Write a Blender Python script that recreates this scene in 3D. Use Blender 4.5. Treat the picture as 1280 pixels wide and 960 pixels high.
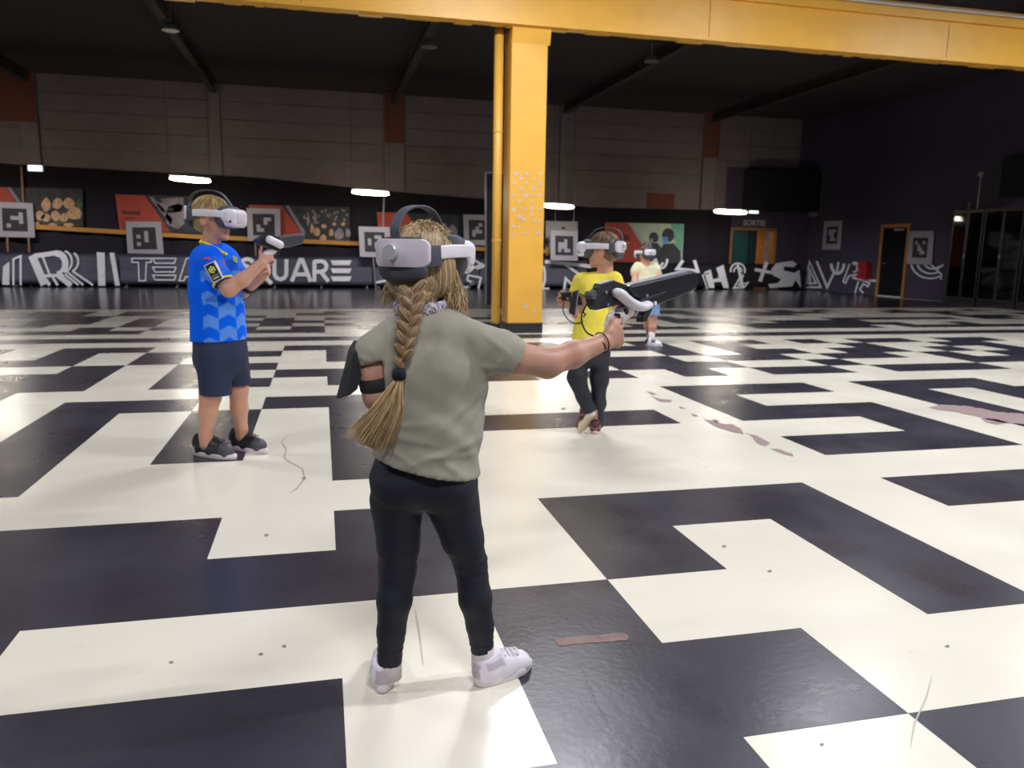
import bpy, bmesh, math, random
import numpy as np
from mathutils import Vector, Matrix

# ------------------------------------------------------------------ reset
for o in list(bpy.data.objects):
    bpy.data.objects.remove(o, do_unlink=True)
SC = bpy.context.scene
COL = SC.collection
random.seed(7)
rng = np.random.default_rng(11)

# ------------------------------------------------------------------ camera
F_PX = 978.54
RC = np.array([[0.97212945, -0.23391118, 0.01580785],
               [-0.02445241, -0.16822068, -0.98544603],
               [0.23316605, 0.95759457, -0.16925197]])
CAM = np.array([-1.02997, -1.64446, 1.23267])
cd = bpy.data.cameras.new('camera')
cd.sensor_fit = 'HORIZONTAL'; cd.sensor_width = 36.0
cd.lens = F_PX / 1280 * 36.0
cd.clip_start = 0.05; cd.clip_end = 100
cam = bpy.data.objects.new('camera', cd)
COL.objects.link(cam)
M = Matrix(((RC[0][0], -RC[1][0], -RC[2][0], CAM[0]),
            (RC[0][1], -RC[1][1], -RC[2][1], CAM[1]),
            (RC[0][2], -RC[1][2], -RC[2][2], CAM[2]),
            (0, 0, 0, 1)))
cam.matrix_world = M
cd.dof.use_dof = True
cd.dof.focus_distance = 2.35
cd.dof.aperture_fstop = 4.5
SC.camera = cam

# ------------------------------------------------------------------ world, exposure
w = bpy.data.worlds.new('world'); SC.world = w; w.use_nodes = True
w.node_tree.nodes['Background'].inputs[0].default_value = (0.02, 0.02, 0.022, 1)
w.node_tree.nodes['Background'].inputs[1].default_value = 0.3
SC.view_settings.view_transform = 'Standard'
SC.view_settings.look = 'None'
SC.view_settings.exposure = 0.0
SC.view_settings.gamma = 1.0
SC.view_settings.use_curve_mapping = False

# ceiling tube lights of the near hall (x, y, strength factor)
TUBE_Z = 5.35
TUBE_POWER = 190.0
TUBES = [(1.4, 6.6, 1.3), (5.6, 6.7, .6), (-6.4, 6.2, 1.0), (10.2, 6.6, .9), (-5.2, .6, .65), (4.2, .4, 1.6), (10.5, .4, .8), (-.4, -3.4, 1.1)]  # second lamp added to brighten the beam, last one added as unseen fill
WALL_LAMP_STRENGTH = 45.0
WALL_LAMP_POWER = 75.0

# ------------------------------------------------------------------ pixel helpers (1280x960 frame)
def ray(x, y):
    return RC.T @ np.array([(x - 640) / F_PX, (y - 480) / F_PX, 1.0])
def on_z(x, y, z=0.0):
    v = ray(x, y); return CAM + v * (z - CAM[2]) / v[2]
def on_y(x, y, Y):
    v = ray(x, y); return CAM + v * (Y - CAM[1]) / v[1]
def on_x(x, y, X):
    v = ray(x, y); return CAM + v * (X - CAM[0]) / v[0]
FWD = RC[2].copy(); FWD[2] = 0; FWD /= np.linalg.norm(FWD)
RIGHT = np.array([FWD[1], -FWD[0], 0.0])
UP = np.array([0, 0, 1.0])
def at(x, y, d):                    # point seen at a pixel, d metres ahead of the camera along the floor
    v = ray(x, y); return CAM + v * d / (v @ FWD)

# ------------------------------------------------------------------ materials
MATS = {}
def lin(c):
    return tuple(((v / 255.0) / 12.92 if v <= 10 else ((v / 255.0 + 0.055) / 1.055) ** 2.4) for v in c)
def mat(name, rgb, rough=0.6, var=0.08, scale=6.0, bump=0.0, bscale=60.0, metal=0.0, spec=0.5,
        attr=None, emit=None, estr=0.0, sheen=0.0, stretch=None, rvar=0.0, sss=0.0, dirt=None, coat=0.0):
    if name in MATS: return MATS[name]
    m = bpy.data.materials.new(name); m.use_nodes = True
    nt = m.node_tree; N = nt.nodes; L = nt.links
    b = N['Principled BSDF']
    c = lin(rgb)
    b.inputs['Roughness'].default_value = rough
    b.inputs['Metallic'].default_value = metal
    b.inputs['Specular IOR Level'].default_value = spec
    if sheen: b.inputs['Sheen Weight'].default_value = sheen
    if coat: b.inputs['Coat Weight'].default_value = coat
    if sss:
        b.inputs['Subsurface Weight'].default_value = sss
        b.inputs['Subsurface Radius'].default_value = (0.012, 0.005, 0.003)
    tc = N.new('ShaderNodeTexCoord')
    src = tc.outputs['Object']
    if stretch:
        mp = N.new('ShaderNodeMapping'); mp.inputs['Scale'].default_value = stretch
        L.new(src, mp.inputs[0]); src = mp.outputs[0]
    nz = N.new('ShaderNodeTexNoise'); nz.inputs['Scale'].default_value = scale; nz.inputs['Detail'].default_value = 5
    L.new(src, nz.inputs['Vector'])
    mr = N.new('ShaderNodeMapRange')
    mr.inputs[1].default_value = 0.3; mr.inputs[2].default_value = 0.7
    mr.inputs[3].default_value = 1 - var; mr.inputs[4].default_value = 1 + var
    L.new(nz.outputs[0], mr.inputs[0])
    mx = N.new('ShaderNodeMix'); mx.data_type = 'RGBA'; mx.blend_type = 'MULTIPLY'; mx.inputs[0].default_value = 1
    if attr:
        at_ = N.new('ShaderNodeAttribute'); at_.attribute_name = attr
        L.new(at_.outputs['Color'], mx.inputs[6])
    else:
        mx.inputs[6].default_value = (*c, 1)
    L.new(mr.outputs[0], mx.inputs[7])
    out = mx.outputs[2]
    if dirt:
        drgb, amount, dscale = dirt
        n2 = N.new('ShaderNodeTexNoise'); n2.inputs['Scale'].default_value = dscale; n2.inputs['Detail'].default_value = 8
        n2.inputs['Roughness'].default_value = 0.7
        L.new(src, n2.inputs['Vector'])
        r2 = N.new('ShaderNodeMapRange'); r2.inputs[1].default_value = 0.62; r2.inputs[2].default_value = 0.72
        r2.inputs[4].default_value = amount
        L.new(n2.outputs[0], r2.inputs[0])
        m2 = N.new('ShaderNodeMix'); m2.data_type = 'RGBA'
        L.new(r2.outputs[0], m2.inputs[0]); L.new(out, m2.inputs[6]); m2.inputs[7].default_value = (*lin(drgb), 1)
        out = m2.outputs[2]
    L.new(out, b.inputs['Base Color'])
    if rvar:
        r3 = N.new('ShaderNodeMapRange'); r3.inputs[1].default_value = 0.3; r3.inputs[2].default_value = 0.7
        r3.inputs[3].default_value = rough - rvar; r3.inputs[4].default_value = rough + rvar
        L.new(nz.outputs[0], r3.inputs[0]); L.new(r3.outputs[0], b.inputs['Roughness'])
    if bump:
        nb = N.new('ShaderNodeTexNoise'); nb.inputs['Scale'].default_value = bscale; nb.inputs['Detail'].default_value = 4
        L.new(src, nb.inputs['Vector'])
        bp = N.new('ShaderNodeBump'); bp.inputs['Strength'].default_value = bump; bp.inputs['Distance'].default_value = 0.01
        L.new(nb.outputs[0], bp.inputs['Height']); L.new(bp.outputs[0], b.inputs['Normal'])
    if emit:
        b.inputs['Emission Color'].default_value = (*lin(emit), 1)
        b.inputs['Emission Strength'].default_value = estr
    MATS[name] = m
    return m

# ------------------------------------------------------------------ object helpers
def tag(o, label=None, cat=None, group=None, kind=None):
    if label: o['label'] = label
    if cat: o['category'] = cat
    if group: o['group'] = group
    if kind: o['kind'] = kind
    return o
def empty(name, loc=(0, 0, 0), label=None, cat=None, group=None, kind=None):
    o = bpy.data.objects.new(name, None); COL.objects.link(o)
    o.location = Vector(loc); o.empty_display_size = 0.1
    return tag(o, label, cat, group, kind)
def link(name, me, m=None, parent=None, smooth=False):
    o = bpy.data.objects.new(name, me); COL.objects.link(o)
    if m is not None: me.materials.append(m)
    if smooth:
        me.polygons.foreach_set('use_smooth', [True] * len(me.polygons))
    if parent is not None:
        o.parent = parent
        pm = Matrix.Identity(4); p = parent
        while p is not None:
            pm = (p.matrix_parent_inverse @ p.matrix_basis if p.parent else p.matrix_basis) @ pm; p = p.parent
        o.matrix_parent_inverse = pm.inverted()
    return o
def mesh(name, verts, faces, m=None, parent=None, smooth=False):
    me = bpy.data.meshes.new(name)
    me.from_pydata([tuple(map(float, v)) for v in verts], [], [tuple(int(i) for i in f) for f in faces])
    me.validate(); me.update()
    return link(name, me, m, parent, smooth)
class MB:
    """collects boxes, prisms and tubes into one mesh"""
    def __init__(s): s.v = []; s.f = []
    def add(s, v, f):
        n = len(s.v); s.v += [tuple(map(float, p)) for p in v]; s.f += [tuple(i + n for i in q) for q in f]; return s
    def box(s, lo, hi):
        (x0, y0, z0), (x1, y1, z1) = lo, hi
        return s.add([(x0, y0, z0), (x1, y0, z0), (x1, y1, z0), (x0, y1, z0), (x0, y0, z1), (x1, y0, z1), (x1, y1, z1), (x0, y1, z1)],
                     [(0, 3, 2, 1), (4, 5, 6, 7), (0, 1, 5, 4), (1, 2, 6, 5), (2, 3, 7, 6), (3, 0, 4, 7)])
    def obox(s, c, ax, hs):          # oriented box: centre, 3 axes, half sizes
        c = np.array(c, float); A = [np.array(a, float) / np.linalg.norm(a) * h for a, h in zip(ax, hs)]
        v = []
        for k in (-1, 1):
            for i, j in ((-1, -1), (1, -1), (1, 1), (-1, 1)):
                v.append(c + i * A[0] + j * A[1] + k * A[2])
        return s.add(v, [(0, 3, 2, 1), (4, 5, 6, 7), (0, 1, 5, 4), (1, 2, 6, 5), (2, 3, 7, 6), (3, 0, 4, 7)])
    def prism(s, pts, d):            # polygon pts (3D) extruded by vector d
        n = len(pts); P = [np.array(p, float) for p in pts]; d = np.array(d, float)
        return s.add(P + [p + d for p in P], [tuple(range(n))[::-1], tuple(range(n, 2 * n))] +
                     [(i, (i + 1) % n, n + (i + 1) % n, n + i) for i in range(n)])
    def tube(s, pts, r, seg=8, cap=True):
        P = [np.array(p, float) for p in pts]; n = len(P)
        R = r if hasattr(r, '__len__') else [r] * n
        t0 = P[1] - P[0]; t0 /= max(1e-9, np.linalg.norm(t0))
        a = np.array([0, 0, 1.0]) if abs(t0[2]) < 0.9 else np.array([1.0, 0, 0])
        u = np.cross(t0, a); u /= np.linalg.norm(u)
        v = []; 
        for i in range(n):
            t = P[min(i + 1, n - 1)] - P[max(i - 1, 0)]; t /= max(1e-9, np.linalg.norm(t))
            u = u - t * (u @ t); u /= max(1e-9, np.linalg.norm(u)); w_ = np.cross(t, u)
            for k in range(seg):
                an = 2 * math.pi * k / seg
                v.append(P[i] + R[i] * (math.cos(an) * u + math.sin(an) * w_))
        f = [(i * seg + k, i * seg + (k + 1) % seg, (i + 1) * seg + (k + 1) % seg, (i + 1) * seg + k)
             for i in range(n - 1) for k in range(seg)]
        if cap: f += [tuple(range(seg))[::-1], tuple(range((n - 1) * seg, n * seg))]
        return s.add(v, f)
    def build(s, name, m=None, parent=None, smooth=False):
        return mesh(name, s.v, s.f, m, parent, smooth)
def bevel(o, wdt=0.004, seg=2, ang=40):
    b = o.modifiers.new('bevel', 'BEVEL'); b.width = wdt; b.segments = seg; b.limit_method = 'ANGLE'; b.angle_limit = math.radians(ang)
    return o
def spline(pts, n=8):                # Catmull-Rom through pts
    P = [np.array(p, float) for p in pts]; P = [2 * P[0] - P[1]] + P + [2 * P[-1] - P[-2]]
    out = []
    for i in range(1, len(P) - 2):
        for k in range(n):
            t = k / n
            out.append(0.5 * ((2 * P[i]) + (-P[i - 1] + P[i + 1]) * t + (2 * P[i - 1] - 5 * P[i] + 4 * P[i + 1] - P[i + 2]) * t * t
                              + (-P[i - 1] + 3 * P[i] - 3 * P[i + 1] + P[i + 2]) * t ** 3))
    out.append(P[-2]); return out

# ================================================================== SETTING
S = 0.5                              # floor module in metres
XR, XL, YB, YF, ZC = 15.65, -14.0, 23.2, -7.0, 5.77
m_cream = mat('floor_cream', (233, 228, 212), rough=0.24, var=0.035, scale=1.3, bump=0.05, bscale=14, rvar=0.05, dirt=((206, 198, 178), 0.4, 11.0))
m_black = mat('floor_black', (52, 51, 62), rough=0.3, var=0.14, scale=2.2, bump=0.07, bscale=40, rvar=0.06, dirt=((70, 68, 76), 0.5, 16.0))
m_dark = mat('floor_dark', (44, 43, 48), rough=0.2, var=0.1, scale=1.5, bump=0.03, bscale=20)
m_worn = mat('floor_worn', (150, 128, 128), rough=0.55, var=0.15, scale=30)
m_worn2 = mat('floor_worn_brown', (128, 104, 98), rough=0.6, var=0.2, scale=25)

floor = MB().box((XL, YF, -0.1), (XR, YB, 0)).build('floor', m_cream)
tag(floor, kind='structure')

GU0, GU1, GV0, GV1 = -28, 31, -12, 29
G = {}
def blk(us, vs, val=1):
    us = us if hasattr(us, '__iter__') else [us]
    vs = list(vs) if hasattr(vs, '__iter__') else [vs]
    for u in us:
        for v in vs: G[(u, v)] = val
def rg(a, b): return range(a, b + 1)
# decode of the pattern as seen, [u columns], [v rows]
blk(rg(-8, -3), rg(-4, 0)); blk(rg(-7, -5), 1); blk(rg(-4, -2), 2); blk(rg(-8, -4), 3); blk(-2, 3)
blk(-1, rg(-3, 1)); blk(0, 0); blk(-2, rg(-3, -1)); blk(rg(1, 3), -1)
blk(rg(0, 2), 3); blk(0, 2); blk(2, rg(1, 2)); blk(rg(4, 7), 3)
blk([-6, -5], 9); blk(-6, rg(5, 8)); blk(-7, 5); blk(-4, rg(6, 8)); blk([-3, -2], 9); blk(-2, rg(5, 8))
blk([-5, -4], 11); blk(-5, 12); blk([-5, -4], 13); blk(-6, [14, 15]); blk([-5, -4], 15)
blk([-3, -2], 12); blk(-2, 11); blk([-3, -2], 16); blk(-2, [14, 15])
blk([-8, -7], 16); blk(-8, [14, 15]); blk(rg(-12, -9), 14); blk(rg(-9, -7), [11, 12]); blk(-7, 13); blk([-11, -10], [15, 16])
blk(rg(GU0, GU1 - 1), 18)
blk(rg(-20, -8), 20); blk(-9, 21); blk(rg(-15, -11), 22); blk(rg(-11, -10), [23, 24]); blk([-12, -11], [26, 27]); blk(rg(-16, -13), 25)
blk([-9, -8], [26, 27]); blk(-8, rg(22, 24)); blk([-7, -6, -5], 21); blk(-5, 20); blk([-4, -3], 20); blk(-3, 21); blk(-2, 22)
blk(-4, rg(22, 24)); blk(-3, 23); blk(-5, 23); blk(-2, 24); blk([-1, 0], rg(23, 25)); blk(-2, 26); blk([-6, -5], 25); blk(-1, 21)
blk(rg(-1, 2), 7); blk(rg(-1, 1), 11); blk(rg(0, 3), 16); blk(3, 11); blk(rg(4, 6), 12); blk(rg(3, 5), 13); blk(5, 11)
blk(6, [14, 15, 16]); blk([4, 5], 15)
blk(rg(4, 6), 9); blk(4, 8); blk(rg(4, 6), 7); blk(6, 6); blk(rg(4, 6), 5)
blk(8, rg(6, 9)); blk([9, 10], 9); blk(10, [7, 8]); blk(rg(11, 13), 6)
blk([8, 9], 16); blk(8, 15); blk([8, 9], 14); blk([7, 8], 13); blk([7, 8], 11); blk(9, 12); blk([10, 11, 12], 11)
blk(12, 15); blk([11, 12], 14); blk([10, 11], 13); blk([13, 14], 16); blk(11, 16); blk(13, [12, 13]); blk(14, 14); blk(15, 15)
blk(16, [13, 14, 15]); blk([16, 17], 16); blk(15, 13); blk([14, 15], 12)
blk(rg(6, 9), 20); blk(10, 22); blk([10, 11], 23); blk([9, 10], 24); blk([12, 13], 20); blk(13, 21); blk([14, 15, 16], 20); blk(16, 21)
blk([17, 18], 21); blk([18, 19], 20); blk(20, 20); blk([21, 22, 23], 20); blk(21, 21)
def seen(u, v):
    p = np.array([(u + .5) * S, (v + .5) * S, 0.0]) - CAM; c = RC @ p
    if c[2] < 0.2: return False
    x = 640 + F_PX * c[0] / c[2]; y = 480 + F_PX * c[1] / c[2]
    return -30 < x < 1310 and y < 1010
r0 = random.Random(5)
for v in range(GV0, GV1 - 1):
    u = GU0
    while u < GU1:
        n = r0.choice((1, 1, 2, 2, 3)); val = r0.random() < 0.36
        for k in range(n):
            c = (u + k, v)
            if c in G or u + k >= GU1 or v in (17, 18, 19) : continue
            far = v >= 21 and (u + k >= 3 or v >= 25)
            if seen(*c) and not far: continue
            if val: G[c] = 1
            elif r0.random() < .12 and v > GV0 and G.get((u + k, v - 1)): G[c] = 1
        u += n
cells = {c for c, q in G.items() if q}
def cell_mesh(cs, z):
    vi = {}; V = []; Fc = []
    def vt(u, v, zz):
        k = (u, v, zz)
        if k not in vi: vi[k] = len(V); V.append((u * S, v * S, zz))
        return vi[k]
    for (u, v) in cs:
        Fc.append((vt(u, v, z), vt(u + 1, v, z), vt(u + 1, v + 1, z), vt(u, v + 1, z)))
        for du, dv, a, b in ((0, -1, (0, 0), (1, 0)), (1, 0, (1, 0), (1, 1)), (0, 1, (1, 1), (0, 1)), (-1, 0, (0, 1), (0, 0))):
            if (u + du, v + dv) not in cs:
                Fc.append((vt(u + a[0], v + a[1], 0.0), vt(u + b[0], v + b[1], 0.0), vt(u + b[0], v + b[1], z), vt(u + a[0], v + a[1], z)))
    return V, Fc
left_ = set(cells); comps = []
while left_:
    st = [left_.pop()]; comp = set(st)
    while st:
        u, v = st.pop()
        for d in ((1, 0), (-1, 0), (0, 1), (0, -1)):
            q = (u + d[0], v + d[1])
            if q in left_ and (q[1] == 18) == (v == 18): left_.remove(q); comp.add(q); st.append(q)
    comps.append(comp)
def nearness(cs): return min((u * S - CAM[0]) ** 2 + (v * S - CAM[1]) ** 2 for u, v in cs)
comps.sort(key=nearness)
for cs in comps[:280]:
    V, Fc = cell_mesh(cs, 0.001)
    mesh('black_floor_block', V, Fc, m_black, floor)
if comps[280:]:
    V, Fc = cell_mesh(set().union(*comps[280:]), 0.001)
    tag(mesh('far_black_floor_blocks', V, Fc, m_black, floor), kind='stuff')
MB().box((XL, GV1 * S, 0), (XR, YB, 0.001)).build('dark_floor_strip', m_dark, floor)
MB().box((15.2, -7, 0), (15.3, GV1 * S, 0.0012)).build('floor_edge_line', m_dark, floor)

def patch(name, px, m, z=0.0022, jitter=1.2):
    """worn spot: outline in pixels laid on the floor"""
    pts = []
    for i in range(len(px)):
        a = np.array(px[i], float); b = np.array(px[(i + 1) % len(px)], float)
        n = max(1, int(np.linalg.norm(b - a) / 5))
        for k in range(n):
            q = a + (b - a) * k / n + (rng.uniform(-1, 1, 2) * np.array([jitter, jitter * .5]) if k else 0)
            pts.append(on_z(q[0], q[1]))
    V = [(p[0], p[1], z) for p in pts]
    return mesh(name, V, [tuple(range(len(V)))], m, floor)
for pg in ([(879, 524), (890, 526), (903, 530), (915, 530), (926, 536), (930, 543), (914, 540), (902, 536), (890, 531)],
           [(930, 541), (948, 546), (963, 554), (957, 558), (945, 553), (941, 547)],
           [(963, 561), (976, 562), (990, 567), (992, 571), (980, 568), (972, 565)],
           [(889, 524), (899, 526), (895, 529)], [(864, 517), (871, 519), (872, 521), (866, 520)], [(849, 508), (858, 511), (850, 511)],
           [(808, 489), (821, 493), (815, 494)], [(813, 495), (826, 499), (840, 500), (838, 503), (824, 502)],
           [(1160, 509), (1180, 506), (1210, 508), (1240, 514), (1280, 518), (1284, 530), (1255, 529), (1232, 524), (1200, 516), (1175, 513)],
           [(1226, 523), (1242, 524), (1262, 528), (1246, 531), (1232, 528)]):
    patch('worn_patch', pg, m_worn)
patch('worn_patch', [(693, 800), (696, 798), (740, 795), (778, 791), (786, 795), (784, 801), (740, 804), (697, 808)], m_worn2)
# thin cracks and scuffs
m_crack = mat('floor_crack', (140, 132, 120), rough=0.7)
def scuff(px, wpx, m):
    P = [on_z(x, y) for x, y in px]; V = []; Fc = []
    for i, p in enumerate(P):
        t = P[min(i + 1, len(P) - 1)] - P[max(i - 1, 0)]; t /= np.linalg.norm(t); n = np.array([-t[1], t[0], 0])
        wd = wpx * (0.25 if i in (0, len(P) - 1) else 1)
        V += [(p + n * wd) + [0, 0, .0021], (p - n * wd) + [0, 0, .0021]]
    for i in range(len(P) - 1): Fc.append((2 * i, 2 * i + 1, 2 * i + 3, 2 * i + 2))
    mesh('floor_crack', V, Fc, m, floor)
scuff([(361, 543), (352, 553), (358, 562), (355, 572), (362, 578), (378, 586), (381, 598), (370, 612), (360, 617)], .0022, m_crack)
scuff([(724, 828), (735, 852), (748, 880), (768, 915), (784, 950)], .004, m_black)
scuff([(519, 762), (524, 790), (529, 832)], .0028, mat('scuff_grey', (190, 184, 170), rough=.5))
scuff([(1165, 845), (1158, 872), (1143, 905), (1138, 935)], .002, mat('scuff_grey', (176, 170, 156)))
for x, y in ((333, 669), (214, 828), (1184, 808), (905, 683), (962, 714), (355, 808), (326, 818), (1027, 931), (380, 598), (704, 511)):
    patch('floor_chip', [(x - 3, y), (x, y - 1.4), (x + 3, y - .7), (x + 2, y + 1.4), (x - 1.5, y + 1.4)], m_crack, jitter=.4)

# ---- walls
m_wallblk = mat('wall_black', (70, 65, 86), rough=0.85, var=0.1, bump=0.05, bscale=8)
m_wallgrey = mat('wall_concrete', (122, 114, 120), rough=0.9, var=0.08, scale=3, bump=0.1, bscale=30)
m_ceil = mat('ceiling_dark', (60, 52, 58), rough=0.95, var=0.1)
m_near = mat('near_wall_grey', (88, 85, 84), rough=0.9)
m_brown = mat('wall_red_brown', (116, 66, 56), rough=0.9)
wb = MB().box((XL, YB, 0), (12.66, YB + 0.25, ZC)).box((14.34, YB, 0), (XR, YB + .25, ZC)).box((12.66, YB, 2.02), (14.34, YB + .25, ZC)).build('wall_back', m_wallgrey)
tag(wb, kind='structure')
wr = MB().box((XR, YF, 0), (XR + .25, YB + .25, ZC)).build('wall_right', m_wallblk); tag(wr, kind='structure')
wl = MB().box((XL - .25, YF, 0), (XL, YB + .25, ZC)).build('wall_left', m_near); tag(wl, kind='structure')
wf = MB().box((XL, YF - .25, 0), (XR, YF, ZC)).build('wall_front', m_near); tag(wf, kind='structure')
ce = MB().box((XL, YF, ZC), (XR, YB + .25, ZC + .2)).build('ceiling', m_ceil); tag(ce, kind='structure')
# back wall: courses of long concrete panels between pilasters, pilasters, painted squares
PIL = [(-8.9, -8.47), (-4.02, -3.75), (0.91, 1.51), (6.45, 6.68), (11.42, 11.97)]
edges = [XL] + [e for p in PIL for e in p] + [15.1]
for i in range(0, len(edges), 2):
    a, b = edges[i], edges[i + 1]
    z = 2.3
    while z < ZC - 0.1:
        MB().box((a + .012, YB - .03, z + .008), (b - .012, YB, min(z + .5, ZC) - .008)).build('wall_panel', m_wallgrey, wb)
        z += .5
for a, b in PIL:
    zb = float(np.interp(a, [-14, -9.5, -6.3, -2.8, .9, 4.4, 7.6, 12.6], [3.4, 3.33, 3.26, 3.2, 2.93, 2.77, 2.63, 2.66])) + .02
    MB().box((a, YB - .14, zb), (b, YB, ZC)).build('pilaster', m_wallgrey, wb)
for a, b, z0, z1, dy in ((-9.9, -8.47, 4.45, ZC, .15), (0.91, 1.51, 4.35, 5.74, .15), (11.42, 11.97, 4.35, 5.74, .15), (9.5, 10.5, 2.66, 3.15, .04)):
    MB().box((a + .01, YB - dy - .005, z0), (b - .01, YB - dy + .02, z1)).build('painted_square', m_brown, wb)
# black hanging drape on the lower part of the back wall
dr = []; dn = []
dx = np.linspace(XL, 12.6, 170)
dtop = np.interp(dx, [-14, -9.5, -6.3, -2.8, .9, 4.4, 7.6, 12.6], [3.4, 3.33, 3.26, 3.2, 2.93, 2.77, 2.63, 2.66])
V = []; Fc = []
for i, x in enumerate(dx):
    off = .06 + .03 * math.sin(x * 5.1) + .02 * math.sin(x * 11.3 + 1)
    V += [(x, YB - off - .03, dtop[i]), (x, YB - off - .05, .02), (x, YB - .008, dtop[i])]
for i in range(len(dx) - 1):
    Fc += [(3 * i, 3 * i + 1, 3 * i + 4, 3 * i + 3), (3 * i, 3 * i + 3, 3 * i + 5, 3 * i + 2)]
m_drape = mat('drape_black', (29, 27, 38), rough=0.95, var=0.1, sheen=0.0)
o = mesh('wall_drape', V, Fc, m_drape, None, True)
tag(o, 'long black cloth hung along the lower back wall behind posters', 'drape')
# black paint above and right of the exit
MB().box((12.66 - .3, YB - .035, 2.03), (XR, YB - .005, 4.1)).build('black_wall_panel', m_wallblk, wb)
MB().box((14.36, YB - .035, 0), (XR, YB - .005, 2.03)).build('black_wall_panel', m_wallblk, wb)
MB().box((12.4, YB - .035, 0), (12.64, YB - .005, 2.03)).build('black_wall_panel', m_wallblk, wb)
MB().box((15.1, YB - .1, 4.1), (XR, YB - .005, ZC)).build('black_wall_panel', m_wallblk, wb)
MB().box((13.0, YB - .6, 2.66), (15.5, YB - .06, 4.0)).build('black_wall_box', m_drape, wb)

# ---- ceiling joists of the far hall
m_joist = mat('joist_steel', (58, 54, 54), rough=0.8)
for i, (a, b) in enumerate(PIL + [(-14.0, -13.6)]):
    c = (a + b) / 2
    bm = MB()
    bm.box((c - .09, 9.95, ZC - .02), (c + .09, YB - .15, ZC)).box((c - .015, 9.95, ZC - .26), (c + .015, YB - .15, ZC - .02)).box((c - .09, 9.95, ZC - .28), (c + .09, YB - .15, ZC - .26))
    tag(bm.build('trim_%d' % (i + 1), m_joist), kind='structure')

# ---- orange beam and pillar
m_or = mat('paint_orange', (236, 178, 70), rough=0.42, var=0.06, scale=2.5, bump=0.12, bscale=9, dirt=((206, 150, 66), 0.3, 3.0))
m_ord = mat('paint_orange_chip', (206, 186, 168), rough=0.8)
m_basebl = mat('base_black', (38, 38, 42), rough=0.5)
beam = empty('orange_beam', (2, 9.7, 4.32), kind='structure'); beam.name = 'trim_7'
MB().box((XL, 9.58, 4.32), (XR, 9.78, 4.95)).build('beam_web', m_or, beam)
MB().box((XL, 9.52, 4.9), (XR, 9.84, 5.02)).build('beam_ledge', m_or, beam)
MB().box((XL, 9.62, 5.02), (XR, 9.8, 5.14)).build('beam_top_strip', m_or, beam)
# ragged plaster underside edge
bm = MB(); x = XL
while x < XR:
    ln = random.uniform(.1, .5)
    bm.box((x, 9.66, 4.32 - random.uniform(.004, .022)), (min(x + ln, XR), 9.78, 4.325)); x += ln * random.uniform(1, 2.2)
bm.build('ragged_edge', m_or, beam)
for x in (-1.2, 4.6, 8.75, 10.9):
    MB().box((x - .004, 9.576, 4.36), (x + .004, 9.581, 4.88)).build('beam_crack', mat('crack_orange', (150, 104, 40), rough=.8), beam)
m_pipe = mat('pipe_white', (222, 218, 214), rough=0.35)
pipe = MB().tube([(XL, 9.49, 5.05), (XR, 9.49, 5.05)], .022, 10).build('conduit', m_pipe, None, True)
tag(pipe, 'white conduit pipe running along the top of the orange beam', 'pipe')
# wire mesh above the beam
net = empty('wire_mesh', (0, 9.7, 5.14), 'dark wire mesh strung between orange beam and ceiling', 'mesh')
m_wire = mat('wire_dark', (70, 70, 76), rough=0.5, metal=.6)
bm = MB()
x = XL
while x < XR:
    bm.box((x, 9.70, 5.14), (x + .006, 9.706, ZC - .3)); x += .09
z = 5.16
while z < ZC - .3:
    bm.box((XL, 9.70, z), (XR, 9.706, z + .006)); z += .09
tag(bm.build('wires', m_wire, net), kind='stuff')

pil = empty('pillar', (1.91, 9.9, 0), 'orange painted square pillar with worn white spots', 'pillar')
o = MB().box((1.65, 9.7, .14), (2.18, 10.12, 4.32)).build('shaft', m_or, pil); bevel(o, .012, 2)
MB().box((1.645, 9.69, 0), (2.185, 10.125, .15)).build('base', m_basebl, pil)
MB().prism([(1.65, 9.7, 4.1), (1.65, 9.64, 4.32), (1.65, 9.7, 4.32)], (.56, 0, 0)).build('haunch', m_or, pil)
def disc(c, n, r, th, seg=9, jit=.25):
    n = np.array(n, float); n /= np.linalg.norm(n); a = np.array([0, 0, 1.0]) if abs(n[2]) < .9 else np.array([1.0, 0, 0])
    u = np.cross(n, a); u /= np.linalg.norm(u); v = np.cross(n, u)
    pts = [np.array(c) + r * (1 + random.uniform(-jit, jit)) * (math.cos(t) * u + math.sin(t) * v) for t in [2 * math.pi * k / seg for k in range(seg)]]
    return pts, n * th
spots = [(645, 217), (658, 217), (676, 217), (651, 223), (668, 224), (643, 229), (658, 229), (675, 230), (652, 236), (667, 236), (642, 243), (656, 244),
         (666, 243), (675, 244), (649, 252), (665, 252), (642, 262), (651, 260), (657, 262), (665, 260), (675, 261), (650, 271), (655, 274), (665, 269),
         (668, 276), (674, 276), (642, 283), (649, 284), (666, 285), (643, 294), (656, 292), (671, 292), (674, 291), (657, 383), (667, 389)]
for x, y in spots:
    p = on_y(x, y, 9.7); pts, d = disc(p, (0, -1, 0), random.uniform(.018, .034), .004)
    MB().prism(pts, d).build('paint_chip', m_ord, pil)
dp = empty('drainpipe', (1.51, 9.9, 0), 'orange vertical drainpipe beside the pillar', 'pipe')
MB().tube([(1.51, 9.9, .12), (1.51, 9.9, 4.32)], .068, 16).build('pipe', mat('paint_pipe_orange', (236, 182, 76), rough=.38, var=.04), dp, True)
MB().tube([(1.51, 9.9, 0), (1.51, 9.9, .13)], .075, 16).build('pipe_foot', m_basebl, dp)
for z in (1.35, 2.9):
    MB().tube([(1.51, 9.9, z), (1.51, 9.9, z + .03)], .075, 16).build('clamp', MATS['paint_pipe_orange'], dp)
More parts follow.
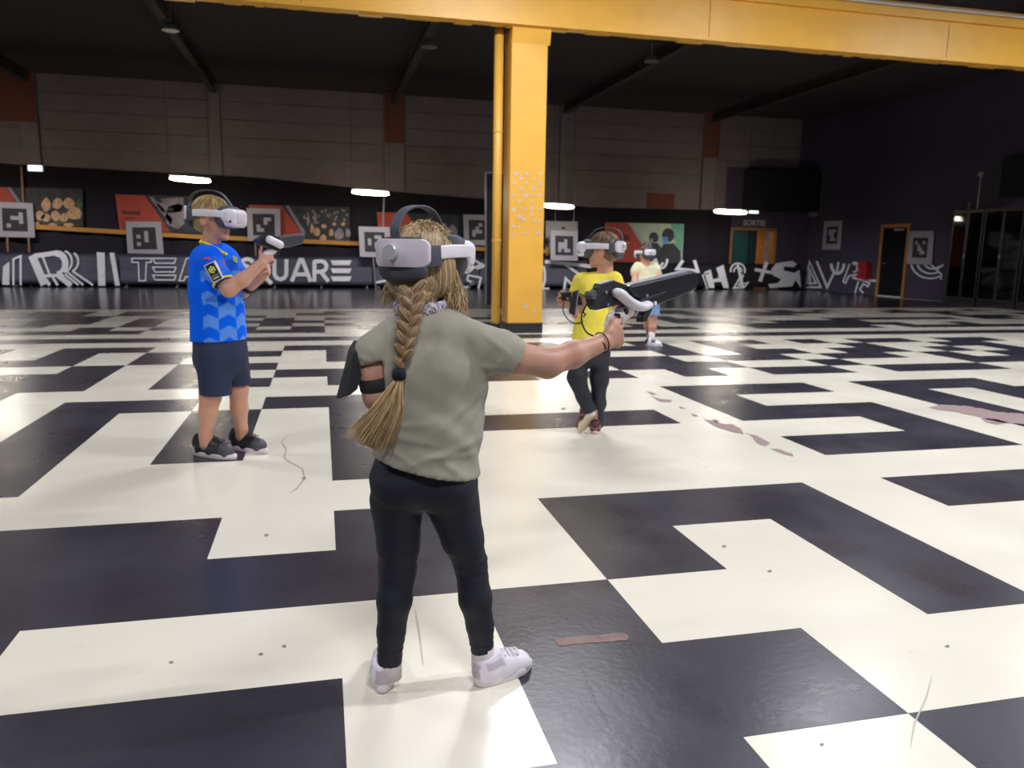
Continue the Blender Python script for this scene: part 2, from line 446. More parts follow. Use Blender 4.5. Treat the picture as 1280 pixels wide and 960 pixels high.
# ================================================================== BACK OF THE HALL
m_ban = mat('banner_cloth', (88, 90, 108), rough=0.7, var=0.12, scale=2, bump=0.25, bscale=5, stretch=(1, 1, 3))
m_let = mat('banner_letter', (240, 241, 250), rough=0.7, var=0.05)
m_white = mat('marker_white', (168, 164, 174), rough=0.7, var=0.03)
m_mblack = mat('marker_black', (52, 50, 58), rough=0.8, var=0.05)
m_wood = mat('rail_wood', (196, 138, 62), rough=0.6, var=0.15, stretch=(1, 8, 8))
m_stick = mat('stick_wood', (150, 118, 92), rough=0.7, var=0.1)
m_steel = mat('steel_grey', (150, 150, 156), rough=0.4, metal=0.5)

def onp(kind):                       # pixel -> wall plane
    k, val = kind
    return (lambda x, y: on_y(x, y, val)) if k == 'y' else (lambda x, y: on_x(x, y, val))
def nrm(kind): return np.array([0, -1.0, 0]) if kind[0] == 'y' else np.array([-1.0, 0, 0])
def flat(name, px, kind, m, parent, th=.004, lift=0.0):
    f = onp(kind); n = nrm(kind)
    P = [f(x, y) + n * lift for x, y in px]
    return MB().prism(P, n * th).build(name, m, parent)
def stroke(name, lines, wpx, kind, m, parent, th=.004, lift=0.0):
    """thick pen strokes in the plane of a wall; lines: list of pixel polylines, one letter = one mesh"""
    f = onp(kind); n = nrm(kind); bm = MB()
    for li, ln in enumerate(lines):
        wd = wpx
        if isinstance(ln, tuple) and not isinstance(ln[0], tuple): wd, ln = ln
        P = []
        for q in ln:
            q = np.array(q, float)
            if not P or np.linalg.norm(q - P[-1]) > .3: P.append(q)
        closed = len(P) > 3 and np.linalg.norm(P[0] - P[-1]) < .6
        if closed: P = P[:-1]
        N_ = len(P); lf = lift + .0008 * li
        Lp, Rp = [], []
        for i in range(N_):
            a = P[i - 1] if (i > 0 or closed) else None; b = P[(i + 1) % N_] if (i < N_ - 1 or closed) else None
            t1 = (P[i] - a) / np.linalg.norm(P[i] - a) if a is not None else None
            t2 = (b - P[i]) / np.linalg.norm(b - P[i]) if b is not None else None
            if t1 is None: t1 = t2
            if t2 is None: t2 = t1
            t = t1 + t2; t = t / max(.2, np.linalg.norm(t)); s = np.array([-t[1], t[0]]); c = max(.45, abs(s @ np.array([-t1[1], t1[0]])))
            e = (-t if i == 0 else t) * wd * .2 if (not closed and i in (0, N_ - 1)) else 0
            Lp.append(P[i] + s * wd / 2 / c + e); Rp.append(P[i] - s * wd / 2 / c + e)
        V = [f(*p) + n * lf for p in Lp] + [f(*p) + n * lf for p in Rp]
        V += [v + n * th for v in V]
        Fc = []; K = 2 * N_
        for i in range(N_ if closed else N_ - 1):
            k = (i + 1) % N_
            Fc += [(K + i, K + k, K + N_ + k, K + N_ + i), (i, k, K + k, K + i), (N_ + i, K + N_ + i, K + N_ + k, N_ + k)]
        if not closed: Fc += [(0, K, K + N_, N_), (N_ - 1, N_ + N_ - 1, K + N_ + N_ - 1, K + N_ - 1)]
        bm.add(V, Fc)
    return bm.build(name, m, parent)
def arc(cx, cy, rx, ry, a0, a1, n=10):
    return [(cx + rx * math.cos(math.radians(a0 + (a1 - a0) * k / n)), cy + ry * math.sin(math.radians(a0 + (a1 - a0) * k / n))) for k in range(n + 1)]

YN = 22.75                            # plane of the low banners in front of the drape
KB = ('y', YN)
def banner(x0, x1, ztop, label, fold=.02, m=None):
    e = empty('banner', ((x0 + x1) / 2, YN, 0), label, 'banner')
    n = max(6, int((x1 - x0) * 10)); V = []; Fc = []
    rows = 6
    for i in range(n + 1):
        x = x0 + (x1 - x0) * i / n
        sag = .03 * math.sin(math.pi * i / n)
        for j in range(rows + 1):
            z = .09 + (ztop - sag - .09) * j / rows
            y = YN + .014 + fold * .5 * (1 + math.sin(x * 2.3 + j * 1.1 + math.sin(x * 1.7))) * math.sin(math.pi * j / rows)
            V.append((x, y, z))
    nv = len(V)
    V += [(p[0], p[1] + .02, p[2]) for p in V]
    for i in range(n):
        for j in range(rows):
            a = i * (rows + 1) + j; b = a + rows + 1
            Fc += [(a, b, b + 1, a + 1), (a + nv, a + 1 + nv, b + 1 + nv, b + nv)]
    for i in range(n):
        for j in (0, rows):
            a = i * (rows + 1) + j; b = a + rows + 1
            Fc.append((a, a + nv, b + nv, b))
    mesh('cloth', V, Fc, m or m_ban, e, True)
    k = x0 + .15
    while k < x1:
        MB().box((k - .02, YN + .05, 0), (k + .02, YN + .09, ztop - .05)).build('post', m_steel, e)
        MB().box((k - .025, YN - .12, 0), (k + .025, YN + .28, .02)).build('foot', m_steel, e)
        k += 1.35
    return e
xs = [on_y(x, 330, YN)[0] for x in (-60, 148, 466, 600, 735, 1003)]
b1 = banner(xs[0], xs[1] - .02, .98, 'dark banner with slanted letters R and bars at the far left')
b2 = banner(xs[1] + .02, xs[2] - .02, .96, 'dark banner reading TEAM SQUARE in grey letters')
b3 = banner(xs[2] + .02, xs[3] - .02, .96, 'dark banner with grey limb drawing behind the drainpipe')
b4 = banner(xs[3] + .02, xs[4] - .02, .93, 'dark banner with crossing grey lines right of the pillar')
b5 = banner(xs[4] + .02, xs[5] - .04, .9, 'black graffiti banner with H2 and S below the exit', 0.004, m_drape)

# letters: banner 1
LF = .012
flat('letter', [(4, 333), (12, 327), (12, 356), (3, 356)], KB, m_let, b1, lift=LF)
stroke('letter', [[(17, 356), (17, 324), (26, 320), (26, 356)]], 2.6, KB, m_let, b1, lift=LF)
stroke('letter', [(10, [(41, 321), (55, 354)]), (6, [(44, 320), (72, 316)]), (8, arc(72, 330, 10, 13, -95, 80)), (4, [(55, 345), (74, 344)]),
                  (2.6, [(54, 322), (63, 345)]), (7, [(72, 343), (88, 356)]), (4, [(58, 350), (62, 356)]), (3, [(66, 346), (72, 356)])], 6, KB, m_let, b1, lift=LF)
stroke('letter', [arc(80, 327, 10, 13, -80, 75), [(83, 339), (104, 356)], [(79, 341), (98, 356)]], 2.4, KB, m_let, b1, lift=LF)
stroke('letter', [arc(88, 327, 10, 12, -60, 70), [(91, 339), (116, 356)]], 2.6, KB, m_let, b1, lift=LF)
flat('letter', [(121, 315), (131, 316), (132, 357), (123, 357)], KB, m_let, b1, lift=LF)
flat('letter', [(137, 316), (143, 316), (150, 357), (144, 357)], KB, m_let, b1, lift=LF)
# banner 2: TEAM SQUARE
stroke('letter', [[(165, 323), (189, 323), (189, 328), (183, 328), (182, 351), (174, 351), (173, 328), (165, 328), (165, 323)]], 1.5, KB, m_let, b2, lift=LF)
for y in (323, 334, 344):
    stroke('letter_bar', [[(191, y), (220, y), (218, y + 6), (194, y + 6), (191, y)]], 1.4, KB, m_let, b2, lift=LF)
stroke('letter', [[(224, 351), (233, 323), (241, 323), (250, 351), (244, 351), (242, 346), (232, 346), (230, 351), (224, 351)]], 1.5, KB, m_let, b2, lift=LF)
stroke('letter', [[(255, 351), (258, 323), (264, 323), (271, 340), (278, 323), (284, 323), (287, 351), (281, 351), (279, 334), (273, 348), (269, 348), (262, 334), (261, 351), (255, 351)]], 1.4, KB, m_let, b2, lift=LF)
KS = 5.0
stroke('letter', [arc(309, 329, 7, 5, -20, -190) + arc(309, 340, 8, 6, -60, 150)], KS, KB, m_let, b2, lift=LF)
stroke('letter', [arc(328, 337, 8, 12, 0, 360, 16), [(331, 346), (339, 354)]], KS, KB, m_let, b2, lift=LF)
stroke('letter', [[(343, 325), (343, 340)] + arc(350.5, 341, 7.5, 8, 180, 0) + [(358, 340), (358, 325)]], KS, KB, m_let, b2, lift=LF)
stroke('letter', [[(365, 351), (375, 325), (378, 325), (388, 351)], [(369, 343), (384, 343)]], KS, KB, m_let, b2, lift=LF)
stroke('letter', [[(393, 351), (393, 327)], [(393, 327)] + arc(401, 333, 7, 6.5, -90, 90) + [(394, 340)], [(402, 341), (410, 351)]], KS, KB, m_let, b2, lift=LF)
for y in (325.5, 335.5, 345.5):
    flat('letter_bar', [(413, y), (439.5, y), (437, y + 6), (416, y + 6)], KB, m_let, b2, lift=LF)
# banner 3: limb drawing
stroke('letter', [[(585, 323), (594, 326), (603, 331), (614, 336)], [(583, 329), (592, 335), (600, 331)], [(596, 336), (604, 333)]], 2.6, KB, m_let, b3, lift=LF)
stroke('letter', [[(586, 359), (590, 353), (584, 350), (585, 344), (601, 347), (598, 360)]], 2.6, KB, m_let, b3, lift=LF)
stroke('letter', [arc(582, 340, 12, 19, 120, 40)], 2.4, KB, m_let, b3, lift=LF)
stroke('letter', [[(470, 353), (482, 351), (500, 348)]], 3, KB, m_let, b3, lift=LF)
# banner 4
stroke('letter', [(4.5, [(682, 327), (704, 329), (738, 333)]), (3, [(704, 329), (724, 343), (733, 350)]), (3, [(705, 361), (707, 348), (716, 357)])], 3, KB, m_let, b4, lift=LF)
stroke('letter', [arc(676, 345, 5, 15, -50, 80), [(676, 361), (686, 361)]], 3, KB, m_let, b4, lift=LF)
# banner 5: graffiti to the right
stroke('letter', [(4, [(819, 324), (822, 333), (826, 344)]), (3, arc(823, 324, 6, 9, 170, 30)), (3, arc(827, 322, 7, 13, 110, 10))], 3, KB, m_let, b5, lift=LF)
stroke('letter', [(4, [(853, 326), (846, 336), (872, 339), (868, 326)])], 4, KB, m_let, b5, lift=LF)
stroke('letter', [(4, [(869, 352), (863, 356), (866, 360)])], 4, KB, m_let, b5, lift=LF)
flat('letter', [(880, 340), (888, 337), (891, 349), (899, 347), (895, 335), (904, 331), (911, 360), (904, 360), (901, 352), (892, 353), (893, 360), (886, 360)], KB, m_let, b5, lift=LF)
stroke('letter', [(1.6, [(884, 361), (878, 344), (886, 341)])], 1.6, KB, m_let, b5, lift=LF)
stroke('letter', [(1.6, [(902, 336), (898, 346)])], 1.6, KB, m_let, b5, lift=LF + .006)
stroke('letter', [(2, arc(922, 338, 9, 9, 170, 380)), (2, [(929, 344), (923, 357), (935, 353), (930, 359), (917, 360), (927, 343)]), (2, arc(922, 339, 5, 5, 170, 360)), (3.5, [(922, 331), (928, 358)])], 2, KB, m_let, b5, lift=LF)
stroke('letter', [(4.5, [(958, 328), (950, 351)]), (4, [(944, 337), (966, 341)])], 4, KB, m_let, b5, lift=LF)
flat('letter', [(970, 329), (990, 326), (996, 330), (992, 334), (980, 333), (979, 338), (993, 341), (999, 337), (1001, 360), (994, 350), (990, 358), (962, 360), (960, 355), (972, 354), (976, 349), (966, 344), (964, 336)], KB, m_let, b5, lift=LF)

# ---- right wall painted letters
XP = XR
KR = ('x', XP)
stroke('painted_letter', [[(1005, 359), (1012, 327), (1026, 359), (1005, 359)], [(1009, 354), (1012, 336), (1020, 354), (1009, 354)], [(1012, 340), (1013, 356)]], 2.4, KR, m_let, wr)
stroke('painted_letter', [(3, [(1021, 327), (1034, 359), (1042, 342)])], 3, KR, m_let, wr)
stroke('painted_letter', [(3.5, arc(1047, 329, 8, 13, 175, 5)), (2.5, [(1046, 342), (1048, 328)])], 3, KR, m_let, wr)
stroke('painted_letter', [(2, [(1062, 330), (1054, 352), (1057, 354), (1061, 345), (1070, 343)]), (2, arc(1068, 336, 7, 8, -110, 100)), (1.8, arc(1068, 335, 3.5, 5, -120, 110))], 2, KR, m_let, wr)
stroke('painted_letter', [(3, [(1066, 347), (1080, 350), (1096, 351)]), (2, [(1069, 366), (1073, 352)]), (2, [(1079, 366), (1075, 362), (1079, 355), (1085, 358), (1087, 354), (1078, 351)])], 2, KR, m_let, wr)
stroke('painted_letter', [arc(1163, 328, 24, 20, 175, 60), arc(1164, 326, 18, 16, 170, 60), arc(1166, 324, 12, 12, 150, 50), [(1162, 329), (1177, 343), (1176, 349)], [(1172, 336), (1179, 331)]], 2, KR, m_let, wr)

# ---- marker boards
def cells_of(rows): return [(c, r + 1) for r, cs in enumerate(rows) for c in cs]
def marker(px, kind, rows, label, sq=(.17, .83), dist=.0):
    """px = four outline corners in pixels tl, tr, br, bl"""
    f = onp(kind); n = nrm(kind)
    c4 = [f(*q) for q in px]; cen = sum(c4) / 4
    e = empty('marker_board', cen, label, 'marker board', 'square black and white marker boards')
    def P(u, v, lift):
        a = c4[0] + (c4[1] - c4[0]) * u; b = c4[3] + (c4[2] - c4[3]) * u
        return a + (b - a) * v + n * lift
    def quad(u0, v0, u1, v1, lift, th): return [P(u0, v0, lift), P(u1, v0, lift), P(u1, v1, lift), P(u0, v1, lift)], n * th
    MB().prism(*quad(0, 0, 1, 1, 0, .02)).build('board', m_white, e)
    MB().prism(*quad(sq[0], sq[0], sq[1], sq[1], .02, .003)).build('black_square', m_mblack, e)
    st = (sq[1] - sq[0]) / 6
    for (c, r) in cells_of(rows):
        MB().prism(*quad(sq[0] + c * st, sq[0] + r * st, sq[0] + (c + 1) * st, sq[0] + (r + 1) * st, .023, .002)).build('white_cell', m_white, e)
    return e
YM = 22.45
KM = ('y', YM)
KM2 = ('y', 22.9)
def sticks(e, lst, kind, m):
    f = onp(kind)
    for (xa, ya, xb, yb) in lst:
        a = f(xa, ya); b = f(xb, yb); a = a + np.array([0, .03, 0]); b = b + np.array([0, .03, 0])
        MB().tube([a, b], .028, 6).build('stick', m, e)
e = marker([(-6, 252), (41, 254), (44, 297), (-4, 296)], KM2, [[4], [2, 3, 4], [4], [1]], 'marker board with sideways T shape on two wooden sticks, far left')
sticks(e, [(8, 290, 12, 359.5), (35, 290, 38, 359.5), (26, 208, 29, 258)], KM2, m_stick)
e = marker([(157, 277), (201, 277), (205, 319), (160, 319)], ('y', YB - .25), [[3], [1, 3], [3], [1]], 'tilted marker board with a bar and two dots above the TEAM letters')
e = marker([(308, 260), (350, 261), (351, 301), (310, 301)], KM2, [[3, 4], [3], [1], [1, 2]], 'marker board with two opposed corner shapes behind the raised gun')
sticks(e, [(319, 300, 321, 360), (342, 300, 343, 360)], KM2, m_stick)
e = marker([(448, 283), (487, 284), (488, 322), (450, 321)], KM, [[3, 4], [1], [1, 3, 4], [3]], 'marker board left of the girl on a grey steel stand')
sticks(e, [(466, 318, 470, 361), (478, 320, 480, 246)], KM, m_steel)
e = marker([(579, 268), (617, 269), (617, 307), (580, 306)], KM2, [[3], [2], [1, 2, 3], [1]], 'marker board with stair shape beside the drainpipe')
sticks(e, [(587, 304, 587, 361), (608, 304, 608, 361)], KM2, m_steel)
e = marker([(688, 288), (722, 289), (722, 326), (688, 325)], KM, [[3], [1, 2, 3], [1, 2, 3], [1, 3, 4]], 'marker board hung on two wires right of the pillar')
for xx in (694, 717):
    q = onp(KM)(xx, 290) + np.array([0, .03, 0]); MB().tube([q, (q[0], q[1], ZC)], .007, 6).build('hanging_wire', m_steel, e)
marker([(1031, 276.5), (1053.5, 275.5), (1051, 312), (1028, 312)], ('x', XR - .03), [[1, 2, 3, 4], [1, 2, 3], [2, 3], [2, 3, 4]], 'marker board on the black side wall between graffiti and door', (.2, .8))
marker([(1137, 289), (1168, 288.5), (1165, 331), (1134, 330)], ('x', XR - .03), [[1, 4], [2], [2, 3], [3, 4]], 'marker board right beside the orange door frame', (.2, .8))

# ---- rail and posters
rp = [on_y(x, y, YB - .19) for x, y in ((44, 283.5), (240, 295.5), (470, 305.5), (600, 311), (680, 314), (740, 315))]
bm = MB()
for a, b in zip(rp[:-1], rp[1:]):
    bm.prism([a + [0, 0, .06], b + [0, 0, .06], b - [0, 0, .06], a - [0, 0, .06]], (0, -.05, 0))
tag(bm.build('wall_rail', m_wood), 'long wooden rail running along the drape under the posters', 'rail')
KP = ('y', YB - .17)
m_pred = mat('poster_red', (176, 74, 62), rough=0.75, var=0.06)
m_pdark = mat('poster_dark', (54, 56, 60), rough=0.75, var=0.3, scale=5)
m_pgrey = mat('poster_grey', (140, 130, 136), rough=0.75, var=0.3, scale=5)
m_ptan = mat('poster_tan', (198, 158, 122), rough=0.75, var=0.25, scale=9)
m_pgreen = mat('poster_green', (70, 96, 58), rough=0.75, var=0.2, scale=6)
m_pale = mat('poster_pale', (176, 190, 172), rough=0.75, var=0.08, scale=2)
m_pteal = mat('poster_teal', (110, 168, 146), rough=0.75, var=0.1)
m_pwhite = mat('poster_white', (170, 168, 172), rough=0.75, var=0.05)
m_pink = mat('poster_text', (110, 48, 44), rough=0.75)
def poster(px, base, label, items):
    c = sum(onp(KP)(*q) for q in px) / len(px)
    e = empty('poster', c, label, 'poster')
    flat('sheet', px, KP, base, e, .01)
    for i, (pg, m, lv) in enumerate(items):
        flat('printed_shape', pg, KP, m, e, .0015, .01 + .0016 * lv)
    return e
def blob(cx, cy, rx, ry, n=8, j=.2):
    return [(cx + rx * (1 + random.uniform(-j, j)) * math.cos(2 * math.pi * k / n), cy + ry * (1 + random.uniform(-j, j)) * math.sin(2 * math.pi * k / n)) for k in range(n)]
it = [([(-8, 234), (8, 234), (18, 250), (18, 258), (-8, 258)], m_pred, 0), ([(9, 234), (13, 234), (27, 254), (22, 254)], m_pgrey, 0)]
for x, y, rx, ry in ((58, 256, 6, 8), (72, 255, 7, 7), (86, 254, 7, 7), (50, 270, 6, 6), (58, 272, 6, 6), (70, 270, 7, 6), (80, 272, 5, 6), (93, 267, 9, 9), (45, 280, 5, 3), (66, 281, 6, 2.5), (86, 281, 6, 2.5)):
    it.append((blob(x, y, rx, ry), m_ptan, 1))
it += [(blob(99, 256, 4, 6), m_pgreen, 0), (blob(74, 278, 5, 2.5), m_pgreen, 2), (blob(55, 281, 3, 2), m_pgreen, 2)]
poster([(-8, 234), (103, 236), (104, 283), (-8, 281)], m_pdark, 'dark poster with a cluster of tan faces at the far left', it)
poster([(144, 243), (240, 245), (250, 292), (150, 288)], m_pdark, 'red poster with a grey animal head left of the boy in blue',
       [([(144, 243), (181, 244), (213, 290), (150, 288)], m_pred, 0), ([(186, 246), (191, 246), (216, 274), (214, 281)], m_pgrey, 1),
        (blob(215, 256, 18, 11), m_pgrey, 1), (blob(222, 270, 17, 14), m_pgrey, 1), (blob(213, 262, 4, 3), m_pdark, 2), (blob(201, 252, 3, 2), m_pdark, 2),
        ([(152, 263), (175, 264), (176, 269), (153, 268)], m_pink, 1), ([(156, 272), (168, 272), (168, 274), (156, 274)], m_pink, 1)])
it = [([(311, 256), (352, 257), (378, 293), (378, 297), (314, 295)], m_pred, 0), ([(357, 257), (361, 257), (382, 290), (380, 296)], m_pgrey, 0)]
for k in range(26): it.append((blob(random.uniform(374, 434), random.uniform(262, 280), 1.6, 1.6), m_pgrey, 1))
for x, y, rx, ry in ((385, 276, 2, 8), (394, 274, 2, 8), (396, 290, 4, 5), (390, 286, 2.5, 5), (404, 298, 4, 5), (418, 280, 2.5, 2.5), (429, 280, 2.5, 2.5), (424, 293, 6, 7), (414, 291, 3, 5), (435, 291, 3, 6), (405, 283, 3, 3)):
    it.append((blob(x, y, rx, ry), m_ptan if ry < 6 else m_pgrey, 2))
poster([(311, 256), (437, 259), (437, 303), (314, 299)], m_pdark, 'dark poster of a crowd with a red triangle right of the raised gun', it)
poster([(471, 265), (580, 269), (580, 309), (474, 305)], m_pdark, 'mostly hidden poster with a red corner behind the girl',
       [([(471, 265), (508, 266), (530, 300), (474, 300)], m_pred, 0), (blob(550, 285, 9, 8), m_pgrey, 1), (blob(565, 290, 6, 9), m_pgrey, 1)])
poster([(682, 276), (722, 277), (722, 300), (682, 320)], m_pwhite, 'white poster edge behind the hanging marker board', [(blob(704, 285, 2.5, 1.5), m_pdark, 1), ([(682, 312), (686, 312), (686, 319), (682, 319)], m_wood, 1), (blob(684, 303, 2, 7), m_pdark, 1)])
fig = [([(756, 278), (785, 279), (802, 305), (820, 333), (768, 339), (762, 318)], m_pred, 0), ([(785, 279), (789, 279), (806, 303), (802, 305)], m_pwhite, 1),
       ([(838, 280), (855, 280), (852, 318), (846, 312)], m_pteal, 0),
       (blob(817, 297, 6, 7, 10, .05), m_pdark, 2), (blob(835, 294, 8, 9, 12, .05), m_pdark, 2),
       ([(806, 312), (812, 304), (822, 304), (828, 312), (830, 340), (802, 340)], m_pdark, 1), ([(822, 318), (829, 305), (842, 304), (850, 314), (853, 341), (820, 341)], m_pdark, 2),
       ([(827, 296), (834, 296), (836, 303), (829, 306)], mat('poster_blue', (84, 146, 196), rough=.7), 3), ([(811, 298), (816, 298), (817, 304), (811, 304)], m_pgrey, 3),
       ([(775, 292), (786, 294), (787, 301), (776, 300)], m_pink, 1), ([(773, 302), (787, 303), (787, 304.5), (773, 303.5)], m_pwhite, 1)]
poster([(756, 278), (855, 280), (852, 341), (764, 339)], m_pale, 'red and pale green poster of two helmeted figures right of the yellow shirt', fig)

# dark frame beside the drainpipe
e = empty('tall_panel', on_y(610, 300, 15.0) * [1, 1, 0], 'tall dark panel with pale metal edge left of the drainpipe', 'panel')
KT = ('y', 15.0)
flat('panel', [(607, 217), (640, 217), (640, 381), (607, 381)], KT, m_mblack, e, .02)
flat('edge', [(606, 216), (608, 216), (608, 380), (606, 380)], KT, m_steel, e, .03)
flat('edge', [(606, 215), (640, 215), (640, 217), (606, 217)], KT, m_steel, e, .03)

# ---- exit opening with a lit corridor behind
ex = empty('window_1', (13.5, YB, 0), kind='structure'); ex.name = 'door_1'
m_frame = mat('door_frame_orange', (178, 122, 66), rough=0.6, var=0.1)
MB().box((12.60, YB - .06, 0), (12.70, YB + .26, 2.08)).build('jamb', m_frame, ex)
MB().box((14.30, YB - .06, 0), (14.40, YB + .26, 2.08)).build('jamb', m_frame, ex)
MB().box((12.60, YB - .06, 2.02), (14.40, YB + .26, 2.1)).build('lintel', m_frame, ex)
m_teal = mat('corridor_teal', (44, 96, 104), rough=0.8)
m_tealD = mat('corridor_teal_side', (36, 66, 72), rough=0.8)
m_dor = mat('corridor_orange_door', (236, 150, 78), rough=0.6)
m_cor = mat('corridor_white', (200, 196, 206), rough=0.7, var=0.25, scale=4)
co = empty('corridor', (13.5, 24.5, 0), kind='structure'); co.name = 'wall_corridor'
MB().box((12.3, 25.6, 0), (14.72, 25.7, 2.5)).build('corridor_wall', m_teal, co)
MB().box((14.72, 25.45, 0), (15.05, 25.7, 2.5)).build('corridor_wall', m_tealD, co)
MB().box((14.95, 25.3, 0), (15.27, 25.35, 2.1)).build('inner_door', m_dor, co)
MB().box((15.27, 25.3, 0), (16.3, 25.36, 2.5)).build('corridor_wall', m_cor, co)
MB().box((12.2, 23.47, 0), (12.3, 25.7, 2.5)).build('corridor_wall', m_teal, co)
MB().box((16.3, 23.47, 0), (16.4, 25.7, 2.5)).build('corridor_wall', m_cor, co)
MB().box((12.2, 23.47, 2.5), (16.4, 25.7, 2.6)).build('corridor_ceiling', m_cor, co)
MB().box((12.2, 23.47, -.1), (16.4, 25.7, 0)).build('corridor_floor', m_dark, co)
MB().box((15.0, 25.27, .95), (15.05, 25.3, 1.0)).build('door_handle', m_steel, co)
MB().box((13.9, 25.57, .98), (14.0, 25.6, 1.06)).build('door_handle', m_white, co)
cl = empty('corridor_lamp', (13.9, 24.4, 2.44), 'small ceiling lamp in the lit corridor behind the exit', 'lamp')
MB().box((13.6, 24.25, 2.44), (14.2, 24.55, 2.5)).build('housing', m_white, cl)
MB().box((13.63, 24.28, 2.43), (14.17, 24.52, 2.44)).build('diffuser', mat('corridor_light', (255, 244, 226), emit=(255, 236, 212), estr=26), cl)
# SORTIE sign
def text_mesh(txt, size, name, loc, ax, m, parent, th=.004, bold=0.0):
    cu = bpy.data.curves.new(name, 'FONT'); cu.body = txt; cu.size = size; cu.extrude = th; cu.offset = bold; cu.align_x = 'CENTER'; cu.align_y = 'CENTER'
    cu.resolution_u = 3
    ob = bpy.data.objects.new(name, cu); COL.objects.link(ob)
    dg = bpy.context.evaluated_depsgraph_get(); me = bpy.data.meshes.new_from_object(ob.evaluated_get(dg))
    bpy.data.objects.remove(ob, do_unlink=True)
    X, Y_ = np.array(ax[0], float), np.array(ax[1], float); X /= np.linalg.norm(X); Y_ /= np.linalg.norm(Y_); Z = np.cross(X, Y_)
    me.transform(Matrix(((X[0], Y_[0], Z[0], loc[0]), (X[1], Y_[1], Z[1], loc[1]), (X[2], Y_[2], Z[2], loc[2]), (0, 0, 0, 1))))
    return link(name, me, m, parent)
p = on_y(943, 279, YB - .07)
sg = empty('exit_sign', p, 'dim SORTIE lettering above the exit opening', 'sign')
MB().box((p[0] - .5, YB - .055, p[2] - .16), (p[0] + .6, YB - .035, p[2] + .16)).build('backing', m_wallblk, sg)
text_mesh('SORTIE', .26, 'lettering', (p[0], YB - .062, p[2]), ((1, 0, 0), (0, 0, 1)), mat('sign_grey', (176, 172, 178), rough=.8), sg, .004, .008)
MB().prism(disc((p[0] + .52, YB - .06, p[2] + .02), (0, -1, 0), .07, .004, 12, 0)[0], (0, -.004, 0)).build('mark', mat('sign_red', (96, 50, 46)), sg)
for (x, y, lb) in ((941, 264, 'small white emergency light above the SORTIE lettering'), (45, 210.5, 'small white emergency light on the wall at the far left')):
    p = on_y(x, y, YB - .2)
    e = empty('emergency_light', p, lb, 'light')
    MB().box((p[0] - .2, YB - .26, p[2] - .09), (p[0] + .2, YB - .155, p[2] + .09)).build('case', m_white, e)
    MB().box((p[0] - .17, YB - .27, p[2] - .07), (p[0] + .17, YB - .26, p[2] + .07)).build('lens', mat('emergency_lens', (230, 255, 245), emit=(225, 255, 245), estr=2.2), e)

# ---- right wall: door, extinguisher, cabinets
dr = empty('side_door', (XR, 19, 0), kind='structure'); dr.name = 'door_2'
ya, yb = on_x(1098, 370, XR)[1], on_x(1127.5, 370, XR)[1]
zt = 2.06
MB().box((XR - .05, yb - .09, 0), (XR + .01, yb, zt)).build('jamb', m_frame, dr)
MB().box((XR - .05, ya, 0), (XR + .01, ya + .11, zt)).build('jamb', m_frame, dr)
MB().box((XR - .05, yb - .09, zt), (XR + .01, ya + .11, zt + .1)).build('lintel', m_frame, dr)
MB().box((XR - .02, yb, .03), (XR + .01, ya, zt)).build('door_leaf', mat('door_black', (20, 20, 28), rough=.85, spec=.2), dr)
MB().box((XR - .06, yb, 0), (XR, ya, .035)).build('threshold', mat('threshold_light', (226, 226, 226), rough=.4), dr)
MB().tube([(XR - .06, ya - .1, 1.0), (XR - .06, ya - .24, 1.0)], .012, 6).build('door_handle', m_steel, dr)
MB().box((XR - .09, yb + .1, 1.96), (XR - .02, yb + .5, 2.02)).build('door_closer', m_steel, dr)
# red extinguisher box
p = on_x(1083.5, 338, XR)
e = empty('extinguisher_box', (XR, p[1], p[2] - .35), 'red fire extinguisher box on the graffiti wall beside the door', 'box')
o = MB().box((XR - .2, p[1] - .2, .5), (XR, p[1] + .2, 1.02)).build('case', mat('box_red', (196, 30, 44), rough=.45), e); bevel(o, .02)
MB().box((XR - .21, p[1] - .16, .55), (XR - .2, p[1] + .16, .97)).build('lid', mat('box_red_lid', (170, 24, 38), rough=.4), e)
MB().tube([(XR - .215, p[1] + .1, .7), (XR - .215, p[1] + .1, .82)], .012, 6).build('latch', m_steel, e)
# white floor wedge beside the door
q = [on_z(1128, 369.5), on_z(1150, 374), on_z(1135, 373), on_z(1127, 372)]
yy = sorted(p[1] for p in q)
MB().prism([(XR - .02, yb - .15, 0), (XR - .02, yb - 1.6, 0), (XR - .35, yb - .15, 0)], (0, 0, .012)).build('floor_wedge', mat('wedge_grey', (150, 150, 150)), floor)
